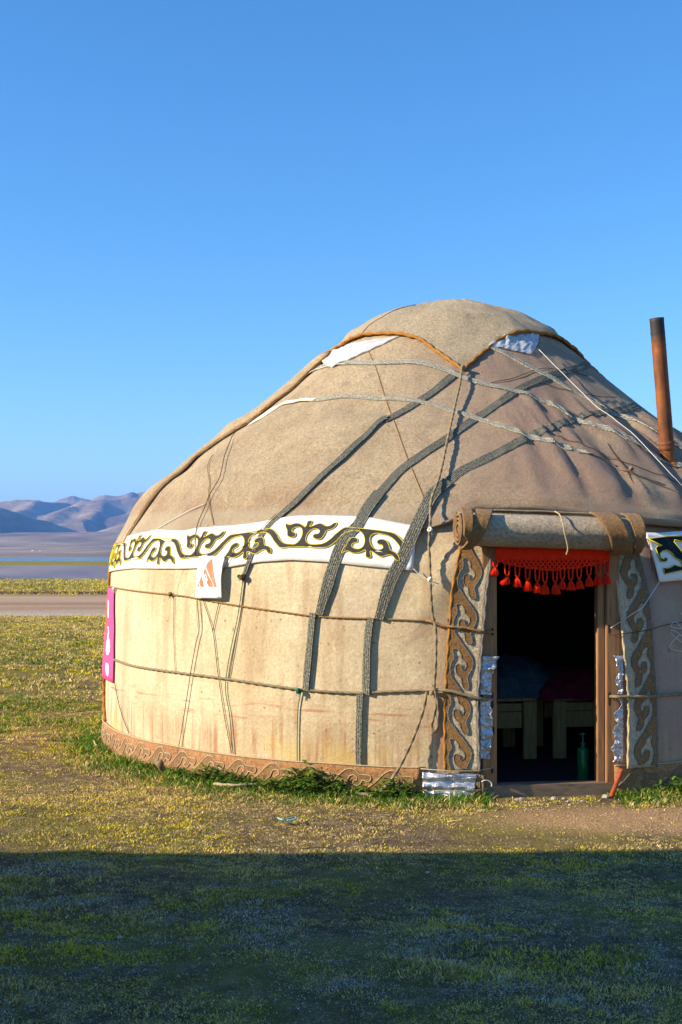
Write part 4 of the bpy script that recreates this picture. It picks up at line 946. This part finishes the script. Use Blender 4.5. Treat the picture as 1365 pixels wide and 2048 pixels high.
# far white yurts across the lake
for k, (px, py, d, s) in enumerate(((66, 1103.2, 1800, 1.), (72, 1103.0, 1830, .9), (81, 1104, 1790, 1.), (86, 1103.8, 1800, .8))):
    X, Z = (px - 682.5) / 2450 * d, 1.55 + (1111 - py) / 2450 * d
    fy_ = empty('yurt', (X, d, Z - 3.5)); V = []
    for i in range(16):
        a = 2 * math.pi * i / 16
        for r, z in ((3, -3), (3, 2.0), (2.9, 3.6), (1.1, 5.2), (.01, 5.6)): V.append((r * s * 1.3 * math.sin(a), r * s * 1.3 * math.cos(a), z * s))
    mesh('shell', V, grid_faces(16, 5, wrap=True), MAT['white'], fy_); tag(fy_, ORD[k] + ' tiny white yurt from the left on the far shore', 'yurt', 'white yurts on the far shore')

# ------------------------------------------------------------------ peg, ground rope, litter, stones
pg = tube('tent_peg', [(AX - 2.22, AY - 2.17, -.03), (AX - 2.235, AY - 2.20, .06), (AX - 2.25, AY - 2.215, .095)], .026, MAT['peg'], None, 9, taper=lambda u: .8 + .35 * u); tag(pg, 'thick brown wooden peg in the grass at the wall foot', 'peg')
def gpt(px, py, z=.02, clear=3.10):
    d = 1.55 * 2450 / (py - 1111); x, y = (px - 682.5) / 2450 * d, d; r = math.hypot(x - AX, y - AY)
    if r < clear: k = clear / r; x, y = AX + (x - AX) * k, AY + (y - AY) * k      # stay outside the wall
    return (x, y, z)
g = [gpt(x, y, .03) for x, y in ((428,1577),(470,1580),(520,1578),(570,1574),(620,1574),(680,1576),(735,1572))]
tag(rope('rope', catmull(g, 12), .010, MAT['pcord']), 'pale rope lying on the grass along the wall foot', 'rope')
g = [(x, y, .022 + .012 * math.sin(i * 1.7)) for i, (x, y, z) in enumerate(gpt(193 + 26 * abs(math.sin(i * 1.15)), 1494 + 6 * math.cos(i * 1.9)) for i in range(14))]
tag(tube('string', catmull(g, 6), .006, MAT['pcord'], None), 'tangled yellowish cord in the grass at the left wall corner', 'string')
g = [gpt(x, y, .03) for x, y in ((556,1646),(566,1650),(580,1647),(592,1645),(590,1650),(574,1651))]
tag(tube('string', catmull(g, 5), .005, cloth_mat('teal_twine', (.25, .55, .50)), None), 'scrap of teal twine on the sunlit grass', 'string')
stone_m = M('pale_stone'); stone_m.color(stone_m.ramp(stone_m.noise(stone_m.coord(), 30, 4, .6), [(.35, (.26, .22, .17)), (.65, (.52, .47, .40))])); stone_m.bump(stone_m.noise(stone_m.coord(), 60, 3, .6), .4, .01)
def stone(px, py, s, k):
    x, y, _ = gpt(px, py); V = []
    for i in range(10):
        for j in range(6):
            a = 2 * math.pi * i / 10; b = math.pi * j / 5; v = Vector((math.sin(b) * math.cos(a), math.sin(b) * math.sin(a), math.cos(b)))
            q = 1 + .35 * noise.noise(v * 1.4 + Vector((k * 3.1, 0, 0))); V.append((v.x * q * s, v.y * q * s * .8, v.z * q * s * .6))
    o = mesh('stone', V, grid_faces(10, 6, wrap=True), stone_m.m, smooth=False); o.location = (x, y, s * .30); o.rotation_euler = (0, 0, k); return o
SILL = ((1032,1598,.016),(1042,1600,.020),(1108,1600,.024),(1128,1599,.016),(1137,1604,.014),(1140,1611,.012),(1212,1596,.026),(1236,1597,.022),(1294,1606,.018),(1165,1603,.012),(1090,1602,.011))
for k, (px, py, s) in enumerate(SILL):
    tag(stone(px, py, s, k), ORD[sorted(range(11), key=lambda i: SILL[i][0]).index(k)] + ' small pale stone from the left before the door sill', 'stone', 'small pale stones before the sill')
tag(stone(780, 1602, .024, 31), 'pale stone in the grass left of the foil', 'stone')
for k, (px, py, s) in enumerate(((520,1695,.012),(855,1740,.012),(650,1796,.011),(310,1700,.010),(1115,1716,.012),(980,1868,.012),(240,1870,.012))):
    tag(stone(px, py + 6, s, 50 + k), ['tiny pebble just inside the shadow edge left of centre','tiny pebble in the shade right of centre','tiny pebble in the middle of the shaded turf','tiny pebble at the shadow edge on the left','tiny pebble at the shadow edge below the doorway','tiny pebble deep in the shade on the right','tiny pebble deep in the shade on the left'][k], 'stone', 'pebbles in the shaded turf')
straw = cloth_mat('dry_straw', (.52, .42, .20), (.4, .3, .13), 50)
for (x0, y0, x1, y1, lb) in ((895,1651,925,1653,'yellow straw on the sunlit turf left of the bare earth'), (600,1706,672,1708,'long pale straw just inside the shadow edge'), (35,1855,75,1862,'dry straw in the left of the shaded turf'), (708,1702,735,1706,'short pale straw just inside the shadow edge')):
    a, b = gpt(x0, y0, .022), gpt(x1, y1, .03); tag(tube('straw', [a, tuple((Vector(a) + Vector(b)) / 2 + Vector((0, 0, .006))), b], .0032, straw, None, 5), lb, 'straw')

# ------------------------------------------------------------------ grass
def leafmat(name):
    m = M(name); at = m.n.new('ShaderNodeAttribute'); at.attribute_name = 'Col'; m.color(at.outputs['Color']); m.set(Roughness=.75, Specular_IOR_Level=.12)
    tr = m.n.new('ShaderNodeBsdfTranslucent'); mx = m.n.new('ShaderNodeMixShader'); mx.inputs[0].default_value = .22; m.l.new(at.outputs['Color'], tr.inputs[0])
    m.l.new(m.b.outputs[0], mx.inputs[1]); m.l.new(tr.outputs[0], mx.inputs[2]); m.l.new(mx.outputs[0], m.n['Material Output'].inputs[0]); return m.m
MAT['grass'] = leafmat('grass_blades')
def vnoise(x, y, sc, seed):
    """value noise on arrays"""
    r = np.random.default_rng(seed); T = r.random((256, 256)); X, Y = x * sc + 1000, y * sc + 1000; i, j = np.floor(X).astype(int), np.floor(Y).astype(int); u, v = X - i, Y - j
    u = u * u * (3 - 2 * u); v = v * v * (3 - 2 * v); g = lambda a, b: T[a % 256, b % 256]
    return (g(i, j) * (1 - u) + g(i + 1, j) * u) * (1 - v) + (g(i, j + 1) * (1 - u) + g(i + 1, j + 1) * u) * v
def fbm(x, y, sc, seed, o=4): return sum(vnoise(x, y, sc * 2.1 ** k, seed + k) * .55 ** k for k in range(o)) / sum(.55 ** k for k in range(o))
GREEN, LIME, OLIVE, STRAW, BROWN, PALE = [np.array(c) for c in ((.080,.180,.010),(.68,.56,.030),(.33,.30,.050),(.72,.53,.20),(.26,.175,.10),(.60,.565,.47))]
def blades(name, x, y, dx, dy, h, w, col, label=''):
    n = len(x); f = rng.uniform(0, 2 * np.pi, n); z = np.array([gh(p, q) for p, q in zip(x, y)]) - .004
    wx, wy = np.cos(f) * w / 2, np.sin(f) * w / 2
    V = np.empty((n, 5, 3)); V[:, 0] = np.stack([x - wx, y - wy, z], 1); V[:, 1] = np.stack([x + wx, y + wy, z], 1)
    V[:, 2] = np.stack([x + wx * .8 + dx * .4, y + wy * .8 + dy * .4, z + h * .68], 1); V[:, 3] = np.stack([x - wx * .8 + dx * .4, y - wy * .8 + dy * .4, z + h * .68], 1)
    V[:, 4] = np.stack([x + dx, y + dy, z + h], 1)
    me = bpy.data.meshes.new(name); me.vertices.add(n * 5); me.vertices.foreach_set('co', V.astype(np.float32).ravel())
    o = np.arange(n)[:, None] * 5; lp = np.concatenate([o + [0, 1, 2, 3], o + [3, 2, 4]], 1).ravel().astype(np.int32)
    me.loops.add(n * 7); me.loops.foreach_set('vertex_index', lp); me.polygons.add(n * 2)
    st = (np.arange(n)[:, None] * 7 + [0, 4]).ravel().astype(np.int32); me.polygons.foreach_set('loop_start', st)
    me.update(calc_edges=True); me.validate()
    c = np.ones((n, 5, 4), np.float32); c[:, :, :3] = col[:, None, :]
    at = me.color_attributes.new('Col', 'FLOAT_COLOR', 'POINT'); at.data.foreach_set('color', c.ravel())
    me.materials.append(MAT['grass']); return tag(link(bpy.data.objects.new(name, me)), label, 'grass', kind='stuff')
def tuft_colour(x, y, lush, sc=1.):
    n = len(x); p1 = fbm(x * sc, y * 1.5 * sc, 1.1, 3); p2 = fbm(x * sc, y * sc, 3.1, 20); r = rng.random(n)
    g = np.clip((p1 - .40) * 4.5, 0, 1)
    c = np.where((r < .30 + .52 * g)[:, None], np.where((p2 + .25 * (rng.random(n) - .5) > .48)[:, None], OLIVE, LIME), STRAW)
    c = np.where((rng.random(n) > .92)[:, None], BROWN, c)
    return np.where((rng.random(n) < lush * 1.1)[:, None], GREEN * rng.uniform(.8, 1.5, (n, 1)), c)
def tufts(name, x, y, k, rad, h, w, col, label, jit=.25):
    """k blades fanning out of every tuft centre"""
    n = len(x); X, Y, R, H, W = [np.repeat(v, k) for v in (x, y, rad, h, w)]; Cc = np.repeat(col, k, 0); m = n * k
    a = rng.uniform(0, 2 * np.pi, m); r = R * np.sqrt(rng.random(m)); up = rng.uniform(.45, 1.1, m)
    ln = H * rng.uniform(.3, 1.3, m)
    mixc = rng.random(m)[:, None]; Cc = np.where(mixc < .16, STRAW * .9, Cc); Cc = Cc * rng.uniform(1 - jit * 1.6, 1 + jit * 1.4, (m, 1))
    return blades(name, X + np.cos(a) * r, Y + np.sin(a) * r, np.cos(a) * ln, np.sin(a) * ln, H * up, W * rng.uniform(.7, 1.3, m), Cc, label)
yr = lambda x, y: np.hypot(x - AX, y - AY)
def lush_at(x, y):
    d = yr(x, y); l = np.clip(1.25 - (d - 3.03) / .42, 0, 1) * np.where((x > .95) & (x < 1.75) & (y < 8.3), .1, 1.) * np.clip(.4 + fbm(x, y, 1.5, 51) * 1.1, 0, 1)
    return np.maximum(l, np.clip((fbm(x * .7, y, .8, 61) - .55) * 3.5, 0, .55) * (y > 8.2))
# near turf
n = 140000; y = 3.4 + 10.1 * rng.random(n) ** 1.7; x = rng.uniform(-1, 1, n) * (y * .30 + 1.0)
keep = yr(x, y) > 3.04; x, y = x[keep], y[keep]; lush = lush_at(x, y)
bare = np.exp(-(((x - 1.75) / 1.15) ** 2 + ((y - 7.2) / .42) ** 2)) + .55 * np.exp(-(((x - .9) / .9) ** 2 + ((y - 6.7) / .3) ** 2))
dens = np.clip((fbm(x, y * 1.3, 3.6, 31) - .28) * 3.4, .32, 1) * (1 - .95 * np.clip(bare * 1.5, 0, 1)); dens = np.maximum(dens, np.clip(lush * 1.5, 0, 1))
keep = rng.random(len(x)) < dens; x, y, lush = x[keep], y[keep], lush[keep]; n = len(x)
c = tuft_colour(x, y, lush)
fr_ = np.clip((fbm(x, y * 1.9, 3.0, 77) - .50) * 8, 0, 1) * np.clip((6.35 - y) / .3, 0, 1)                 # morning frost left where the sun has not come yet
c = np.where((rng.random(n) < fr_ * .8)[:, None], PALE * rng.uniform(.55, 1.1, (n, 1)), c)
p = fbm(x, y, 2.2, 9); sz = rng.uniform(.6, 1.35, n) * (.75 + .8 * np.clip((p - .4) * 3, 0, 1))
tufts('turf_grass', x, y, 9, .022 * sz + .016 * lush, .0125 * sz * (1 - .35 * fr_) + .068 * lush * rng.random(n), (.0026 + .0004 * y) * np.ones(n), c, 'short dry yellow green turf around the yurt')
# middle distance, mostly left of the yurt
n = 30000; y = 12.8 + 18.2 * rng.random(n) ** .8; x = rng.uniform(-1, .25, n) * (y * .31 + 2)
keep = (yr(x, y) > 3.05) & (rng.random(n) < np.clip((fbm(x * .6, y * 1.2, 1.3, 41) - .27) * 3, .12, 1)); x, y = x[keep], y[keep]; n = len(x)
lush = np.clip((fbm(x * .5, y, .55, 61) - .50) * 4, 0, .6) * np.clip((24 - y) / 8, 0, 1)
tufts('meadow_grass', x, y, 8, .05 * np.ones(n), .026 + .022 * rng.random(n), .004 + .0006 * y, tuft_colour(x, y, lush, .6), 'patchy green and straw meadow left of the yurt')
# rough fringe beyond the track, on the lagoon bank
n = 7000; y = np.where(rng.random(n) < .25, rng.normal(49.3, .5, n), rng.uniform(49, 80, n)); x = rng.uniform(-1, .1, n) * (y * .30 + 4); keep = y > 48.0; x, y = x[keep], y[keep]; n = len(x)
c = tuft_colour(x, y, np.zeros(n), .2); c = np.where((np.abs(y - 49.3) < .7)[:, None], BROWN * .6, c)
tufts('bank_grass', x, y, 7, .2 * np.ones(n), .07 + .07 * rng.random(n), .035 * np.ones(n), c, 'rough grass on the bank between track and lagoon')
n = 1600; y = rng.normal(30.5, .3, n); x = rng.uniform(-1, .1, n) * 14; tufts('verge_grass', x, y, 7, .08 * np.ones(n), .03 + .04 * rng.random(n), .02 * np.ones(n), tuft_colour(x, y, np.zeros(n)), 'grass verge along the near edge of the track')

def gravel_bits():
    n = 4200; gx = np.concatenate([rng.normal(1.8, .8, 2600), rng.uniform(-2.2, 2.6, 1600)]); gy = np.concatenate([rng.normal(7.15, .28, 2600), rng.uniform(4, 7.6, 1600)])
    sz = .0025 + .006 * rng.random(n) ** 3; V = np.empty((n, 6, 3)); B = np.array([(1, 0, 0), (0, 1, 0), (-1, 0, 0), (0, -1, 0), (0, 0, .7), (0, 0, -.4)])
    keep = yr(gx, gy) > 3.06
    for i in range(n):
        a = rng.random() * 6.28; c_, s_ = math.cos(a), math.sin(a); b = B * sz[i] * rng.uniform(.6, 1.4, (6, 1)); V[i] = np.stack([b[:, 0] * c_ - b[:, 1] * s_ + gx[i], b[:, 0] * s_ + b[:, 1] * c_ + gy[i], b[:, 2] + gh(gx[i], gy[i]) + sz[i] * .2], 1)
    V = V[keep]; n = len(V); Fc = []
    for i in range(n):
        o = i * 6
        for a, b in ((0, 1), (1, 2), (2, 3), (3, 0)): Fc += [(o + a, o + b, o + 4), (o + b, o + a, o + 5)]
    return tag(mesh('gravel', V.reshape(-1, 3), Fc, cloth_mat('earth_crumbs', (.46, .32, .18), (.30, .19, .10), 40), smooth=False), 'fine gravel scattered on the bare earth before the doorway', 'gravel', kind='stuff')
gravel_bits()
# ------------------------------------------------------------------ leafy weeds at the wall foot
weed_m = MAT['grass']
def weed(px, py, s, label, seed, nl=150):
    random.seed(seed); x0, y0, _ = gpt(px, py); V, Fc, Cc = [], [], []
    for q in range(nl // 4):
        a = random.uniform(0, 6.28); el = random.uniform(.5, 1.45); b = Vector((random.gauss(0, s * .42), random.gauss(0, s * .16), 0)); H = s * random.uniform(.6, 1.4)
        dr = Vector((math.cos(a) * math.cos(el), math.sin(a) * math.cos(el), math.sin(el)))
        g0 = Vector((.065, .155, .018)) * random.uniform(.6, 1.5) + Vector((random.random() * .05, 0, 0))
        for lf in range(9):
            u0 = .15 + .85 * lf / 8; c0 = b + dr * (H * u0) - Vector((0, 0, H * .18 * u0 * u0)); a2 = a + lf * 2.4 + random.uniform(-.4, .4); e2 = random.uniform(-.1, .9); L = max(.026, s * .46) * random.uniform(.6, 1.2)
            d2 = Vector((math.cos(a2) * math.cos(e2), math.sin(a2) * math.cos(e2), math.sin(e2))); sd_ = d2.cross(Vector((0, 0, 1))).normalized(); g_ = g0 * random.uniform(.75, 1.3)
            o = len(V); st = [(0, .04), (.22, .17), (.36, .10), (.52, .22), (.66, .12), (.80, .14), (1, .0)]
            for u, wd in st:
                c = c0 + d2 * (L * u) - Vector((0, 0, L * .35 * u * u)); V += [c - sd_ * (L * wd), c + sd_ * (L * wd)]; Cc += [(*g_, 1)] * 2
            for i in range(len(st) - 1): k = o + 2 * i; Fc.append((k, k + 1, k + 3, k + 2))
    o = mesh('weed', V, Fc, weed_m, None, smooth=False, col=Cc); o.location = (x0, y0, 0); return tag(o, label, 'weed', 'leafy weeds along the wall foot')
LB = {0: 'low dark green weed in front of the scroll skirt', 1: 'tall leafy weed rising over the felt skirt'}
for k, (px, py, s) in enumerate(((300,1538,.06),(385,1548,.07),(430,1558,.10),(462,1562,.10),(500,1566,.09),(540,1568,.08),(600,1570,.09),(632,1570,.17),(668,1574,.12),(695,1578,.11),(735,1580,.08),(795,1582,.12),(560,1572,.08),(830,1588,.06))):
    weed(px, py, s, (ORD[[300,385,430,462,500,540,560,600,695,735,830].index(px)] + ' low green weed from the left along the felt skirt') if s < .12 else ('tallest leafy weed rising over the terracotta skirt' if s > .15 else ('leafy weed in front of the skirt left of the foil' if px > 700 else 'leafy weed just right of the tallest weed')), 100 + k)
weed(1366, 1590, .11, 'green weed at the right edge before the shaded skirt', 131)

# ------------------------------------------------------------------ haze
V, Fc = [], []; box(V, Fc, (0, 3200, 190), (13000, 9600, 384)); hz = mesh('haze', V, Fc, None, None, smooth=False)
hm = bpy.data.materials.new('haze'); hm.use_nodes = True; hn = hm.node_tree.nodes; hn.remove(hn['Principled BSDF']); pv = hn.new('ShaderNodeVolumePrincipled')
pv.inputs['Color'].default_value = (.16, .42, 1.0, 1); pv.inputs['Density'].default_value = 1.5e-4; pv.inputs['Anisotropy'].default_value = 0.0
hm.node_tree.links.new(pv.outputs[0], hn['Material Output'].inputs['Volume']); hz.data.materials.append(hm); tag(hz, 'thin blue morning haze over lake and hills', 'haze', kind='stuff')
